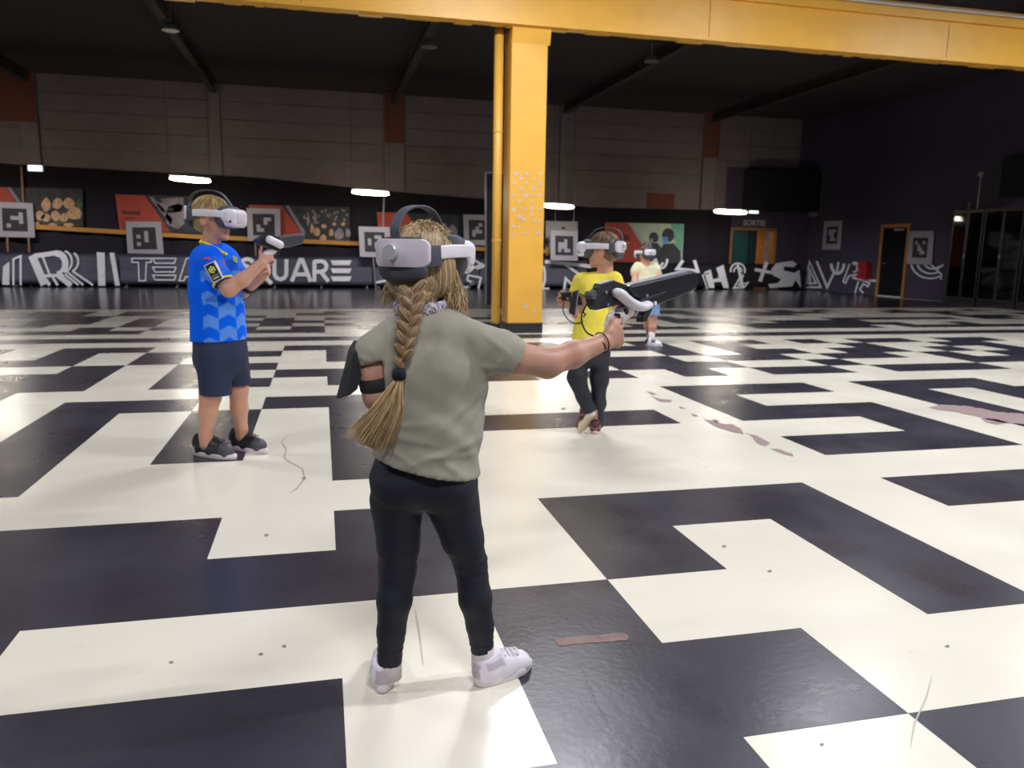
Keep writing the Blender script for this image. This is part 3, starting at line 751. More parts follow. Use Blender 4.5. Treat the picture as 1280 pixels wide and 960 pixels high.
# display cabinets against the right wall
m_cab = mat('cabinet_black', (20, 20, 26), rough=0.35)
m_glass = mat('cabinet_glass', (16, 17, 22), rough=0.06, var=0.02, spec=0.7)
m_shelf_glint = mat('cabinet_shelf_glint', (196, 198, 206), rough=0.4)  # glints put into the colour: shelves made pale so their fronts catch the eye
m_thing = mat('cabinet_goods', (190, 192, 204), rough=0.6, var=0.3, scale=8)
m_edge = mat('cabinet_edge', (46, 46, 52), rough=.4, metal=.4)
yc = [on_x(x, 360, XR - .5)[1] for x in (1183, 1222, 1272)]
yc.append(yc[-1] - (yc[0] - yc[1]))
def cabinet(y1, y0, label, seed):
    r = random.Random(seed)
    e = empty('display_cabinet', (XR - .28, (y0 + y1) / 2, 0), label, 'cabinet')
    x0, x1, h = XR - .52, XR - .03, 2.42
    y1 -= .015; y0 += .015
    MB().box((x1 - .03, y0, 0), (x1, y1, h)).build('back_panel', m_cab, e)
    for yy in (y0, y1 - .03): MB().box((x0, yy, 0), (x1 - .03, yy + .03, h)).build('side_panel', m_cab, e)
    MB().box((x0, y0 + .03, h - .03), (x1 - .03, y1 - .03, h)).build('top_panel', m_edge, e)
    MB().box((x0, y0 + .03, 0), (x1 - .03, y1 - .03, .14)).build('plinth', m_cab, e)
    for z in (.55, 1.02, 1.42, 1.7):
        s = MB().box((x0 + .03, y0 + .03, z), (x1 - .03, y1 - .03, z + .022)).build('shelf', m_shelf_glint, e)
        yy = y0 + .1
        while yy < y1 - .2:
            wd = r.uniform(.1, .28); ht = r.uniform(.1, .3)
            if r.random() < .7:
                MB().box((x0 + .12, yy, z + .022), (x0 + .3, yy + wd, z + .022 + min(ht, .24))).build('goods', m_thing if r.random() < .5 else m_mblack, s)
            yy += wd + .05
    for k, (a, b) in enumerate(((y0 + .01, (y0 + y1) / 2 - .005), ((y0 + y1) / 2 + .005, y1 - .01))):
        d = MB().box((x0 - .02, a, .15), (x0 - .014, b, .2)).box((x0 - .02, a, h - .08), (x0 - .014, b, h - .04)).box((x0 - .02, a, .2), (x0 - .014, a + .035, h - .08)).box((x0 - .02, b - .035, .2), (x0 - .014, b, h - .08)).build('door_frame', m_edge, e)
        MB().tube([(x0 - .03, (b if k == 0 else a), 1.2), (x0 - .03, (b if k == 0 else a), 1.3)], .01, 6).build('knob', m_steel, d)
        g_ = bpy.data.materials.get('clear_glass')
        if g_ is None:
            g_ = bpy.data.materials.new('clear_glass'); g_.use_nodes = True
            N = g_.node_tree.nodes; L = g_.node_tree.links; N.remove(N['Principled BSDF'])
            t = N.new('ShaderNodeBsdfTransparent'); t.inputs[0].default_value = (.8, .82, .86, 1)
            gl = N.new('ShaderNodeBsdfGlossy'); gl.inputs['Roughness'].default_value = .05
            fr = N.new('ShaderNodeFresnel'); mxs = N.new('ShaderNodeMixShader')
            L.new(fr.outputs[0], mxs.inputs[0]); L.new(t.outputs[0], mxs.inputs[1]); L.new(gl.outputs[0], mxs.inputs[2]); L.new(mxs.outputs[0], N['Material Output'].inputs[0])
        MB().box((x0 - .018, a + .035, .2), (x0 - .014, b - .035, h - .08)).build('glass_pane', g_, d)
    return e
cabinet(yc[0], yc[1], 'narrow black glass display cabinet nearest the side door', 1)
cabinet(yc[1], yc[2], 'wide black glass display cabinet in the middle of the row', 2)
cabinet(yc[2], yc[3], 'black glass display cabinet cut off by the right edge', 3)
# pipe with a small lamp head above the cabinets
p0, p1 = on_x(1223, 250, XR - .2), on_x(1226, 218, XR - .2)
e = empty('pole_camera', p0, 'thin pale pole with round head standing on the cabinets', 'pole')
MB().tube([(p0[0], p0[1], 2.42), p1], .012, 6).build('pole', m_steel, e)
MB().tube([p1 + [0, .02, -.04], p1 + [0, -.02, .05]], .055, 8).build('head', m_white, e)
p0 = on_x(1212, 250, XR - .25)
tag(MB().tube([(p0[0], p0[1], 2.42), (p0[0], p0[1], 2.62)], .02, 8).tube([(p0[0], p0[1], 2.42), (p0[0], p0[1], 2.44)], .05, 8).build('short_post', m_steel), 'short pale post on top of the narrow display cabinet', 'post')
# dark speaker-like board high on the right wall
p = on_x(1265, 235, XR)
tag(MB().box((XR - .12, p[1] - 1.2, 2.7), (XR - .005, p[1] + .25, 3.7)).build('wall_board', m_drape), 'dark board high on the side wall above the cabinets', 'board')
p = on_y(1009, 268, YB - .3)
tag(MB().box((XR - .22, YB - .5, p[2] - .08), (XR - .02, YB - .3, p[2] + .08)).tube([(XR - .12, YB - .5, p[2]), (XR - .12, YB - .6, p[2] - .04)], .05, 8).build('wall_camera', m_steel), 'small grey camera in the corner above the graffiti', 'camera')

# ---- unlit lamps on the ceiling joists
for (x, y, lb) in ((213, 37, 'unlit lamp hanging from the dark ceiling at upper left'), (537, 58, 'unlit lamp hanging from the ceiling left of the pillar'), (814, 76, 'unlit lamp hanging from the ceiling right of the pillar')):
    p = on_z(x, y, ZC - .38)
    e = empty('unlit_lamp', p, lb, 'lamp')
    MB().tube([p + [0, 0, .0], p + [0, 0, .38]], .012, 6).build('rod', m_steel, e)
    MB().tube([p + [0, 0, -.02], p + [0, 0, .06], p + [0, 0, .12]], [.17, .12, .05], 12).build('shade', m_steel, e)

# ---- lit lamps along the back wall
m_wl = mat('wall_lamp_tube', (255, 252, 240), emit=(255, 236, 200), estr=WALL_LAMP_STRENGTH)
for (x0, x1, y0, y1, lb) in ((212, 263, 222.5, 226.5, 'glowing tube lamp on the back wall above the boy in blue'), (440, 486, 239.5, 242.5, 'glowing tube lamp on the back wall above the girl'),
                             (680, 717, 257, 259, 'glowing tube lamp on the back wall right beside the pillar'), (893, 933, 264, 266, 'glowing tube lamp on the back wall left of the SORTIE sign'),
                             (-50, -4, 206, 209, 'glowing tube lamp on the back wall at the left edge of view')):
    a = on_y(x0, y0, 20.6); b = on_y(x1, y1, 20.6)
    e = empty('wall_tube_lamp', (a + b) / 2, lb, 'lamp')
    MB().prism([a + [0, .04, .06], b + [0, .04, .06], b + [0, .04, .11], a + [0, .04, .11]], (0, -.1, 0)).build('housing', m_white, e)
    MB().tube([a + (b - a) * t for t in (0, .04, .15, .3, .5, .7, .85, .96, 1)], [.02, .04, .055, .062, .065, .062, .055, .04, .02], 10).build('tube', m_wl, e, True)
    ld = bpy.data.lights.new('wall_tube_glow', 'AREA'); ld.shape = 'RECTANGLE'; ld.size = 1.2; ld.size_y = .1
    ld.energy = WALL_LAMP_POWER; ld.color = (1.0, .98, 1.0); ld.spread = math.radians(180)
    lo = bpy.data.objects.new('wall_tube_glow', ld); COL.objects.link(lo); lo.location = (a + b) / 2 + [0, -.02, -.06]
    for q in (a, b):
        MB().tube([q + [0, 0, .08], (q[0], q[1], ZC)], .005, 5).build('hanging_wire', m_mblack, e)
# ================================================================== SMOOTH BODY MODELLING (distance fields -> one continuous mesh)
def nv(v): v = np.array(v, float); return v / np.linalg.norm(v)
class Sdf:
    def __init__(s, res=.006): s.res = res; s.P = []; s.cuts = []; s.warp = None
    def ell(s, c, r, ax=None, k=.015, op='u'):
        c = np.array(c, float); r = np.array(r if hasattr(r, '__len__') else [r] * 3, float)
        A = np.eye(3) if ax is None else np.array([nv(a) for a in ax])
        R = float(r.max())
        def f(X):
            q = (X - c) @ A.T; k0 = np.sqrt(((q / r) ** 2).sum(-1)); k1 = np.sqrt(((q / r ** 2) ** 2).sum(-1)) + 1e-9
            return k0 * (k0 - 1) / k1
        s.P.append((f, c - R, c + R, k, op)); return s
    def rbox(s, c, hs, ax, rad, k=.01, op='u'):          # rounded box
        c = np.array(c, float); hs = np.array(hs, float) - rad; A = np.array([nv(a) for a in ax]); R = float(np.linalg.norm(hs) + rad)
        def f(X):
            q = np.abs((X - c) @ A.T) - hs
            return np.sqrt((np.maximum(q, 0) ** 2).sum(-1)) + np.minimum(q.max(-1), 0) - rad
        s.P.append((f, c - R, c + R, k, op)); return s
    def cone(s, a, b, ra, rb, k=.015, op='u'):
        a = np.array(a, float); b = np.array(b, float); ab = b - a; L2 = ab @ ab + 1e-12; R = max(ra, rb)
        def f(X):
            t = np.clip(((X - a) @ ab) / L2, 0, 1); q = X - (a + t[..., None] * ab)
            return np.sqrt((q ** 2).sum(-1)) - (ra + (rb - ra) * t)
        s.P.append((f, np.minimum(a, b) - R, np.maximum(a, b) + R, k, op)); return s
    def chain(s, pts, k=.015):          # [(point, radius), ...]
        for (a, ra), (b, rb) in zip(pts[:-1], pts[1:]): s.cone(a, b, ra, rb, k)
        return s
    def econe(s, a, b, ra, rb, side, k=.02, op='u'):   # elliptical limb: ra=(side, depth)
        a = np.array(a, float); b = np.array(b, float); ab = b - a; L = np.linalg.norm(ab); t_ = ab / L
        sd = np.array(side, float); sd = nv(sd - t_ * (sd @ t_)); dp = np.cross(t_, sd)
        ra = np.array(ra, float); rb = np.array(rb, float); R = max(ra.max(), rb.max())
        def f(X):
            q = X - a; h = q @ t_; t = np.clip(h / L, 0, 1); hh = h - t * L
            r0 = ra[0] + (rb[0] - ra[0]) * t; r1 = ra[1] + (rb[1] - ra[1]) * t; r2 = np.minimum(r0, r1)
            x = q @ sd; y = q @ dp
            k0 = np.sqrt((x / r0) ** 2 + (y / r1) ** 2 + (hh / r2) ** 2); k1 = np.sqrt((x / r0 ** 2) ** 2 + (y / r1 ** 2) ** 2 + (hh / r2 ** 2) ** 2) + 1e-9
            return k0 * (k0 - 1) / k1
        s.P.append((f, np.minimum(a, b) - R, np.maximum(a, b) + R, k, op)); return s
    def cut(s, p, n, box=None): s.cuts.append((np.array(p, float), nv(n), box)); return s   # removes the side n points to
    def field(s):
        lo = np.min([p[1] for p in s.P if p[4] == 'u'], 0) - 4 * s.res; hi = np.max([p[2] for p in s.P if p[4] == 'u'], 0) + 4 * s.res
        n = np.ceil((hi - lo) / s.res).astype(int) + 1
        D = np.full(n, .1, np.float32)
        ax = [lo[i] + s.res * np.arange(n[i]) for i in range(3)]
        def sub(a, b):
            i0 = np.clip(np.floor((a - lo) / s.res).astype(int), 0, n); i1 = np.clip(np.ceil((b - lo) / s.res).astype(int) + 1, 0, n)
            sl = tuple(slice(i0[i], i1[i]) for i in range(3))
            X = np.stack(np.meshgrid(*[ax[i][sl[i]] for i in range(3)], indexing='ij'), -1)
            return sl, X
        for f, a, b, k, op in s.P:
            m = k + 2.5 * s.res
            sl, X = sub(a - m, b + m)
            if X.size == 0: continue
            d = f(X); E = D[sl]
            if op == 'u':
                h = np.clip(.5 + .5 * (E - d) / k, 0, 1); D[sl] = E + (d - E) * h - k * h * (1 - h)
            else:
                h = np.clip(.5 - .5 * (E + d) / k, 0, 1); D[sl] = E + (-d - E) * h + k * h * (1 - h)
        if s.warp is not None:
            idx = np.argwhere(np.abs(D) < .03)
            X = lo + idx * s.res
            D[idx[:, 0], idx[:, 1], idx[:, 2]] += s.warp(X).astype(np.float32)
        for p, nn, box in s.cuts:
            if box is None: sl, X = sub(lo, hi)
            else: sl, X = sub(np.array(box[0], float), np.array(box[1], float))
            D[sl] = np.maximum(D[sl], ((X - p) @ nn))
        return D, lo
    def build(s, name, m, parent=None, color=None, smooth_it=1):
        D, lo = s.field(); res = s.res
        sg = D < 0
        nx, ny, nz = D.shape
        c = np.zeros((nx - 1, ny - 1, nz - 1), np.uint8)
        for i in (0, 1):
            for j in (0, 1):
                for k in (0, 1): c += sg[i:nx - 1 + i, j:ny - 1 + j, k:nz - 1 + k]
        act = (c > 0) & (c < 8)
        idx = np.argwhere(act); vid = np.full(act.shape, -1, np.int64); vid[act] = np.arange(len(idx))
        acc = np.zeros((len(idx), 3)); cnt = np.zeros(len(idx))
        corners = [(i, j, k) for i in (0, 1) for j in (0, 1) for k in (0, 1)]
        val = {cc: D[idx[:, 0] + cc[0], idx[:, 1] + cc[1], idx[:, 2] + cc[2]].astype(float) for cc in corners}
        for ca in corners:
            for a in range(3):
                if ca[a] == 0:
                    cb = list(ca); cb[a] = 1; cb = tuple(cb); va, vb = val[ca], val[cb]; mk = (va < 0) != (vb < 0)
                    t = np.where(mk, va / np.where(mk, va - vb, 1), 0); p = np.array(ca, float)[None, :].repeat(len(idx), 0); p[:, a] = t
                    acc[mk] += p[mk]; cnt[mk] += 1
        V = lo + (idx + acc / cnt[:, None]) * res
        Q = []
        for a in range(3):
            b, c_ = (a + 1) % 3, (a + 2) % 3
            s0 = [slice(1, -1)] * 3; s0[a] = slice(0, -1); s1 = list(s0); s1[a] = slice(1, None)
            A, B = sg[tuple(s0)], sg[tuple(s1)]
            for mk, flip in ((A & ~B, False), (~A & B, True)):
                e = np.argwhere(mk)
                if len(e) == 0: continue
                e = e + 1; e[:, a] -= 1
                qd = []
                for db, dc in ((-1, -1), (0, -1), (0, 0), (-1, 0)):
                    g = e.copy(); g[:, b] += db; g[:, c_] += dc
                    qd.append(vid[g[:, 0], g[:, 1], g[:, 2]])
                qd = np.stack(qd, 1)
                Q.append(qd[:, ::-1] if flip else qd)
        Q = np.concatenate(Q)
        for _ in range(smooth_it):        # light relaxation
            S2 = np.zeros_like(V); n2 = np.zeros(len(V))
            for i in range(4):
                np.add.at(S2, Q[:, i], V[Q[:, (i + 1) % 4]]); np.add.at(n2, Q[:, i], 1)
                np.add.at(S2, Q[:, i], V[Q[:, (i + 3) % 4]]); np.add.at(n2, Q[:, i], 1)
            V = V * .6 + .4 * S2 / n2[:, None]
        me = bpy.data.meshes.new(name)
        me.vertices.add(len(V)); me.vertices.foreach_set('co', V.astype(np.float32).ravel())
        me.loops.add(len(Q) * 4); me.loops.foreach_set('vertex_index', Q.ravel().astype(np.int32))
        me.polygons.add(len(Q)); me.polygons.foreach_set('loop_start', np.arange(0, len(Q) * 4, 4, dtype=np.int32))
        me.polygons.foreach_set('loop_total', np.full(len(Q), 4, np.int32))
        me.update(calc_edges=True)
        if color is not None: paint(me, color(V))
        return link(name, me, m, parent, True)
def paint(me, rgb):
    rgb = np.asarray(rgb, float) / 255.0
    l = np.where(rgb <= .04045, rgb / 12.92, ((rgb + .055) / 1.055) ** 2.4)
    at_ = me.color_attributes.new('Col', 'FLOAT_COLOR', 'POINT')
    at_.data.foreach_set('color', np.concatenate([l, np.ones((len(l), 1))], 1).astype(np.float32).ravel())
def wrinkle(seed, amp, freq, dirs=None):
    r = np.random.default_rng(seed); W = []
    for i in range(7):
        d = nv(r.normal(size=3)) if dirs is None else nv(np.array(dirs[i % len(dirs)]) + .35 * r.normal(size=3))
        W.append((d * freq * r.uniform(.6, 1.7), r.uniform(0, 6.28), r.uniform(.5, 1)))
    def f(X):
        a = 0
        for d, p, w_ in W: a = a + w_ * np.sin(X @ d + p + 1.3 * np.sin(X @ d[[1, 2, 0]] * .4))
        return amp * a / 3
    return f
def creases(lst):
    """cloth folds: (a, b, width, height), soft ridges along segments"""
    L = [(np.array(a, float), np.array(b, float), w_, h) for a, b, w_, h in lst]
    def f(X):
        r = np.zeros(len(X))
        for a, b, w_, h in L:
            ab = b - a; t = np.clip(((X - a) @ ab) / (ab @ ab), 0, 1); q = X - (a + t[:, None] * ab)
            q = q - np.outer(q @ FWD, FWD)
            d2 = (q ** 2).sum(-1)
            r -= h * np.exp(-d2 / (w_ * w_)) * np.sin(np.pi * np.clip(t * .9 + .05, 0, 1)) ** .5
        return r
    return f
def hand(sd, wr_, f, n, l, s=1.0, curl=(55, 60, 45), tcurl=30, spread=.012, k=.0028, tdir=None, fl=(1, 1.08, 1.0, .82)):
    """palm and five fingers: f towards the knuckles, n the way the palm faces, l towards the thumb"""
    f = nv(f); n = nv(np.array(n) - f * (np.array(n) @ f)); l0 = np.cross(f, n); l = l0 if l0 @ np.array(l) > 0 else -l0
    w_ = np.array(wr_, float)
    sd.econe(w_ + f * .012 * s, w_ + f * .066 * s, (.026 * s, .017 * s), (.037 * s, .014 * s), l, .012)
    for i in range(4):
        b = w_ + f * (.07 - .004 * abs(i - 1)) * s + l * (.031 - .021 * i) * s
        d = f + l * (.06 - .04 * i); d = nv(d); p = b - d * .01 * s
        ang = 0; r = (.0096 - (.0012 if i == 3 else 0)) * s
        for j, L in enumerate((.041, .026, .02)):
            ang += math.radians(curl[j] if not isinstance(curl[0], (tuple, list)) else curl[i][j])
            dd = d * math.cos(ang) + n * math.sin(ang)
            q = p + dd * L * fl[i] * s * (1.2 if j == 0 else 1)
            sd.cone(p, q, r, r * .9, k); p = q; r *= .93
    b = w_ + f * .024 * s + l * .024 * s
    d1 = nv(l * .75 + f * .6 + n * .35) if tdir is None else nv(tdir)
    q = b + d1 * .04 * s; sd.cone(b, q, .014 * s, .0115 * s, .01)
    t = math.radians(tcurl); d2 = nv(d1 * math.cos(t) + nv(f * .8 + n * .4 - l * .3) * math.sin(t))
    q2 = q + d2 * .03 * s; sd.cone(q, q2, .0115 * s, .0105 * s, k); sd.cone(q2, q2 + nv(d2 + n * .3) * .022 * s, .0105 * s, .009 * s, k)
def ribbon(path, wdir, width, th, name, m, parent, closed=False, wf=None):
    """flat band: path points, wdir = width direction(s), th thickness"""
    P = [np.array(p, float) for p in path]; n = len(P); V = []; Fc = []
    for i in range(n):
        t = nv(P[min(i + 1, n - 1)] - P[max(i - 1, 0)]); w_ = np.array(wdir[i] if hasattr(wdir[0], '__len__') else wdir, float)
        w_ = nv(w_ - t * (w_ @ t)); nn = np.cross(t, w_); hw = (width[i] if hasattr(width, '__len__') else width) / 2
        for a, b in ((-1, -1), (1, -1), (1, 1), (-1, 1)): V.append(P[i] + w_ * hw * a + nn * th / 2 * b)
    for i in range(n - 1):
        for k in range(4): Fc.append((4 * i + k, 4 * i + (k + 1) % 4, 4 * i + 4 + (k + 1) % 4, 4 * i + 4 + k))
    Fc += [(3, 2, 1, 0), tuple(range(4 * n - 4, 4 * n))]
    o = mesh(name, V, Fc, m, parent, True); bevel(o, th * .3, 2); return o
class Frame:
    def __init__(s, o, x, y, z): s.o = np.array(o, float); s.A = np.array([nv(x), nv(y), nv(z)])
    def __call__(s, x, y, z): return s.o + np.array([x, y, z]) @ s.A
    def v(s, x, y, z): return np.array([x, y, z]) @ s.A
def frame_from(o, fwd, up=(0, 0, 1)):
    f = nv(fwd); r = nv(np.cross(f, up)); u = np.cross(r, f); return Frame(o, r, f, u)
def rrect(fr, cx, cz, y, hw, hh, rad, th, name, m, parent, bend=0.0, seg=5, bev=.003):
    """rounded plate in the local xz plane at depth y, bent round the head by `bend`"""
    pts = []
    for sx, sz, a0 in ((1, 1, 0), (-1, 1, 90), (-1, -1, 180), (1, -1, 270)):
        for k in range(seg + 1):
            a = math.radians(a0 + 90 * k / seg)
            pts.append((cx + sx * (hw - rad) + rad * math.cos(a), cz + sz * (hh - rad) + rad * math.sin(a)))
    n = len(pts); nx_ = 9
    # grid filled plate (so it can bend)
    V = []; Fc = []
    ys = lambda x: y + bend * (x - cx) ** 2
    cols = np.linspace(-1, 1, 2 * nx_ + 1)
    for t in cols:
        x = cx + hw * math.sin(t * math.pi / 2) if True else 0
        ax_ = abs(x - cx) - (hw - rad)
        hz = hh if ax_ <= 0 else hh - rad + math.sqrt(max(0, rad * rad - ax_ * ax_))
        V += [fr(x, ys(x), cz - hz), fr(x, ys(x), cz + hz), fr(x, ys(x) + th, cz - hz), fr(x, ys(x) + th, cz + hz)]
    for i in range(len(cols) - 1):
        a = 4 * i; b = a + 4
        Fc += [(a, b, b + 1, a + 1), (a + 2, a + 3, b + 3, b + 2), (a, a + 2, b + 2, b), (a + 1, b + 1, b + 3, a + 3)]
    e = 4 * (len(cols) - 1)
    Fc += [(0, 1, 3, 2), (e, e + 2, e + 3, e + 1)]
    o = mesh(name, V, Fc, m, parent, True); bevel(o, bev, 2, 35); return o
# ================================================================== PEOPLE
m_skin = mat('skin', (226, 178, 150), rough=0.5, var=0.05, scale=18, sss=.12, attr='Col')
m_cloth = mat('cloth_painted', (200, 200, 200), rough=0.85, var=0.05, scale=25, bump=.12, bscale=350, attr='Col', spec=.15)
m_fabric = mat('fabric_painted_fine', (200, 200, 200), rough=0.7, var=0.03, scale=25, bump=.06, bscale=400, attr='Col')
m_hair = mat('hair_painted', (160, 120, 80), rough=0.45, var=0.1, scale=60, attr='Col')
m_shoe = mat('shoe_painted', (230, 226, 234), rough=0.5, var=0.03, scale=30, attr='Col')
m_hw = mat('headset_white', (236, 232, 240), rough=0.35, var=0.01)
m_hwk = mat('headset_panel', (222, 212, 222), rough=0.4, var=0.015)
m_hg = mat('headset_grey', (78, 82, 92), rough=0.7, var=0.06, bump=.05, bscale=300)
m_hd = mat('headset_dark', (44, 46, 52), rough=0.5)
m_knob = mat('headset_knob', (214, 216, 220), rough=0.3, metal=.35, var=.05)
m_gun = mat('gun_black', (34, 35, 42), rough=0.42, var=0.08)
m_gun2 = mat('gun_black_smooth', (28, 29, 36), rough=0.32, var=0.05)
m_gunrail = mat('gun_rail', (128, 132, 148), rough=0.35, var=0.05)
m_cable = mat('cable_black', (24, 24, 28), rough=0.5)
SKIN = np.array([214, 164, 138.])
def skin_dark(V): return skin_col(V) * np.array([.9, .9, .91])
def skin_col(V):
    n = .5 + .5 * np.sin(V @ np.array([23, 31, 17.])) * np.sin(V @ np.array([-19, 27, 29.]))
    return SKIN + np.outer(n, [6, -5, -5])

def strands(name, paths, r, m, parent, cols, seg=3):
    """many thin tapered hairs in one mesh, one colour each"""
    bm = MB(); C = []
    for p, c in zip(paths, cols):
        n0 = len(bm.v); n = len(p)
        rr = [r * (1 - .75 * (i / (n - 1)) ** 2) for i in range(n)]
        bm.tube(p, rr, seg, cap=False)
        C += [c] * (len(bm.v) - n0)
    o = bm.build(name, m, parent, True)
    paint(o.data, np.array(C)); o['kind'] = 'stuff'
    return o

def headset(fr, label, s=1.0, knob=True):
    """fr: head frame (x right, y forward, z up), origin at the head centre between the ears"""
    F_ = Frame(fr.o, *fr.A); f = lambda x, y, z: fr(x * s, y * s, z * s)
    g = lambda: None
    e = empty('vr_headset', fr.o, label, 'headset', 'virtual reality headsets')
    fs = Frame(fr.o, *fr.A); fs.A = fs.A * s
    # front shell
    sd = Sdf(.0045 * s)
    A = fr.A
    sd.rbox(f(0, .128, -.004), (.084 * s, .032 * s, .045 * s), A, .024 * s)
    sd.rbox(f(0, .112, .008), (.089 * s, .024 * s, .024 * s), A, .012 * s, .02 * s)
    vis = sd.build('visor', m_hw, e)
    ribbon([f(-.05, .1602, -.004), f(0, .1604, -.004), f(.05, .1602, -.004)], A[2], .05 * s, .004 * s, 'front_window', m_hwk, vis)
    for k in (-1, 1):
        MB().obox(f(k * .084, .13, -.02), (A[1], A[2], A[0]), (.016 * s, .006 * s, .0015 * s)).build('side_vent', m_hd, vis)
    # face cushion
    sd = Sdf(.0055 * s)
    for x in (-.045, .045): sd.econe(f(x, .085, -.002), f(x, .112, -.002), (.04 * s, .052 * s), (.04 * s, .05 * s), A[0], .03 * s)
    sd.econe(f(-.04, .1, 0), f(.04, .1, 0), (.05 * s, .022 * s), (.05 * s, .022 * s), A[2], .03 * s)
    sd.build('face_cushion', m_hg, e)
    # side arms
    for k in (-1, 1):
        pth = spline([f(k * .086, .108, .012), f(k * .091, .06, .013), f(k * .09, .0, .012), f(k * .081, -.06, .008), f(k * .062, -.1, .004)], 5)
        ribbon(pth, A[2], .034 * s, .012 * s, 'side_strap', m_hw, e)
        pth = spline([f(k * .083, -.05, .0), f(k * .072, -.082, -.002), f(k * .05, -.108, -.004)], 4)
        ribbon(pth, A[2], .056 * s, .014 * s, 'strap_cuff', m_hg, e)
    # rear cushion and panel
    sd = Sdf(.0055 * s)
    for z in (-.03, .018): sd.econe(f(-.05, -.094, z), f(.05, -.094, z), (.03 * s, .014 * s), (.03 * s, .014 * s), A[2], .015 * s)
    sd.ell(f(0, -.1, -.034), (.07 * s, .02 * s, .036 * s), A, .02 * s)
    sd.build('rear_cushion', m_hg, e)
    pn = rrect(fs, 0, .006, -.128, .079, .035, .02, .012, 'rear_panel', m_hwk, e, bend=4.2)
    if knob:
        o = MB().tube([f(-.012, -.126, .008), f(-.012, -.142, .008), f(-.012, -.144, .008)], [.021 * s, .021 * s, .019 * s], 28).build('knob', m_knob, pn, False)
    # top strap arch
    pth = spline([f(-.008, -.112, .03), f(-.008, -.118, .07), f(-.004, -.085, .112), f(0, -.01, .127), f(0, .055, .112), f(0, .1, .065), f(0, .112, .035)], 6)
    ribbon(pth, A[0], .026 * s, .006 * s, 'top_strap', m_hg, e)
    return e

def planegeom(P0, n):
    P0 = np.array(P0, float); n = nv(n)
    def f(x, y, off=0.0):
        v = ray(x, y); return CAM + v * (((P0 - CAM) @ n) / (v @ n)) + n * off
    return f
def slab(pl, n, px, o0, o1, name, m, parent, bev=.003):
    """outline traced in the gun's own side plane, given real thickness from o0 to o1 along n"""
    n = nv(n)
    P = [pl(x, y) + n * o0 for x, y in px]
    o = MB().prism(P, n * (o1 - o0)).build(name, m, parent)
    bm = bmesh.new(); bm.from_mesh(o.data); bmesh.ops.recalc_face_normals(bm, faces=bm.faces); bm.to_mesh(o.data); bm.free()
    bevel(o, bev, 2, 30); return o

def shoe(heel, toe, L, ank, parent, colf, solec, h=.085, wid=.04, solh=.024, up=(0, 0, 1), lace=(240, 238, 244), name='shoe', res=.005, high=0.0):
    """heel and toe: ground points; ank: ankle position"""
    h_ = np.array(heel, float); f = nv(np.array(toe, float) - h_); u = nv(np.array(up, float) - f * (np.array(up, float) @ f)); r = np.cross(f, u)
    P = lambda x, y, z: h_ + r * x + f * y + u * z
    sc = L / .21
    sd = Sdf(res)
    sd.econe(P(0, .035 * sc, .035 * sc), P(0, .10 * sc, .035 * sc), (wid * .8, .05 * sc), (wid * .95, .042 * sc), r, .02)
    sd.econe(P(0, .10 * sc, .032 * sc), P(0, .165 * sc, .028 * sc), (wid * .95, .044 * sc), (wid, .036 * sc), r, .02)
    sd.ell(P(0, .034 * sc, .05 * sc), (wid * .86, .036 * sc, h * .62), (r, f, u), .02)
    sd.econe(P(0, .04 * sc, h * .6), P(0, .05 * sc, h + high), (wid * .78, .034 * sc), (wid * .72, .036 * sc), r, .015)
    sd.econe(P(0, .09 * sc, h * .55), P(0, .075 * sc, h + .012 + high), (wid * .55, .02), (wid * .5, .012), r, .015)
    sd.cut(P(0, 0, solh * .6), -u); sd.cut(P(0, .05 * sc, h + .014 + high), nv(u * 1 - f * .25))
    up_ = sd.build(name, m_shoe, parent, lambda V: colf((V - h_) @ r, ((V - h_) @ f) / sc, (V - h_) @ u))
    # sole
    out = []
    for t in np.linspace(0, 2 * math.pi, 36, endpoint=False):
        y = .105 * sc + .107 * sc * math.cos(t)
        wloc = np.interp(y / sc, [0, .03, .1, .16, .21], [.78, .88, .9, 1.06, .8]) * wid * 1.06
        out.append((wloc * math.copysign(abs(math.sin(t)) ** .75, math.sin(t)), y))
    V = []; Fc = []; n = len(out)
    for z, g_ in ((0.0, .94), (.004, 1.0), (solh, 1.0), (solh + .003, .95)):
        for x, y in out: V.append(P(x * g_, .105 * sc + (y - .105 * sc) * g_, z))
    for j in range(3):
        for i in range(n): Fc.append((j * n + i, j * n + (i + 1) % n, (j + 1) * n + (i + 1) % n, (j + 1) * n + i))
    Fc += [tuple(range(n))[::-1], tuple(range(3 * n, 4 * n))]
    so = mesh('sole', V, Fc, mat('sole_%d_%d' % (int(solec[0]), int(solec[2])), solec, rough=.5, var=.03), up_, True)
    # laces
    bm = MB()
    for j in range(4):
        y = (.095 + .017 * j) * sc; z = np.interp(y / sc, [.09, .12, .16], [.083, .076, .067]) * sc + .002
        bm.tube(spline([P(-wid * .55, y, z - .006), P(0, y + .004, z + .006), P(wid * .55, y, z - .006)], 4), .0034, 5)
    bm.build('laces', mat('lace_%d' % int(lace[0]), lace, rough=.8), up_, True)
    return up_
def gd(p):                         # depth of a ground point along the view floor axis
    return float((np.array(p) - CAM) @ FWD)
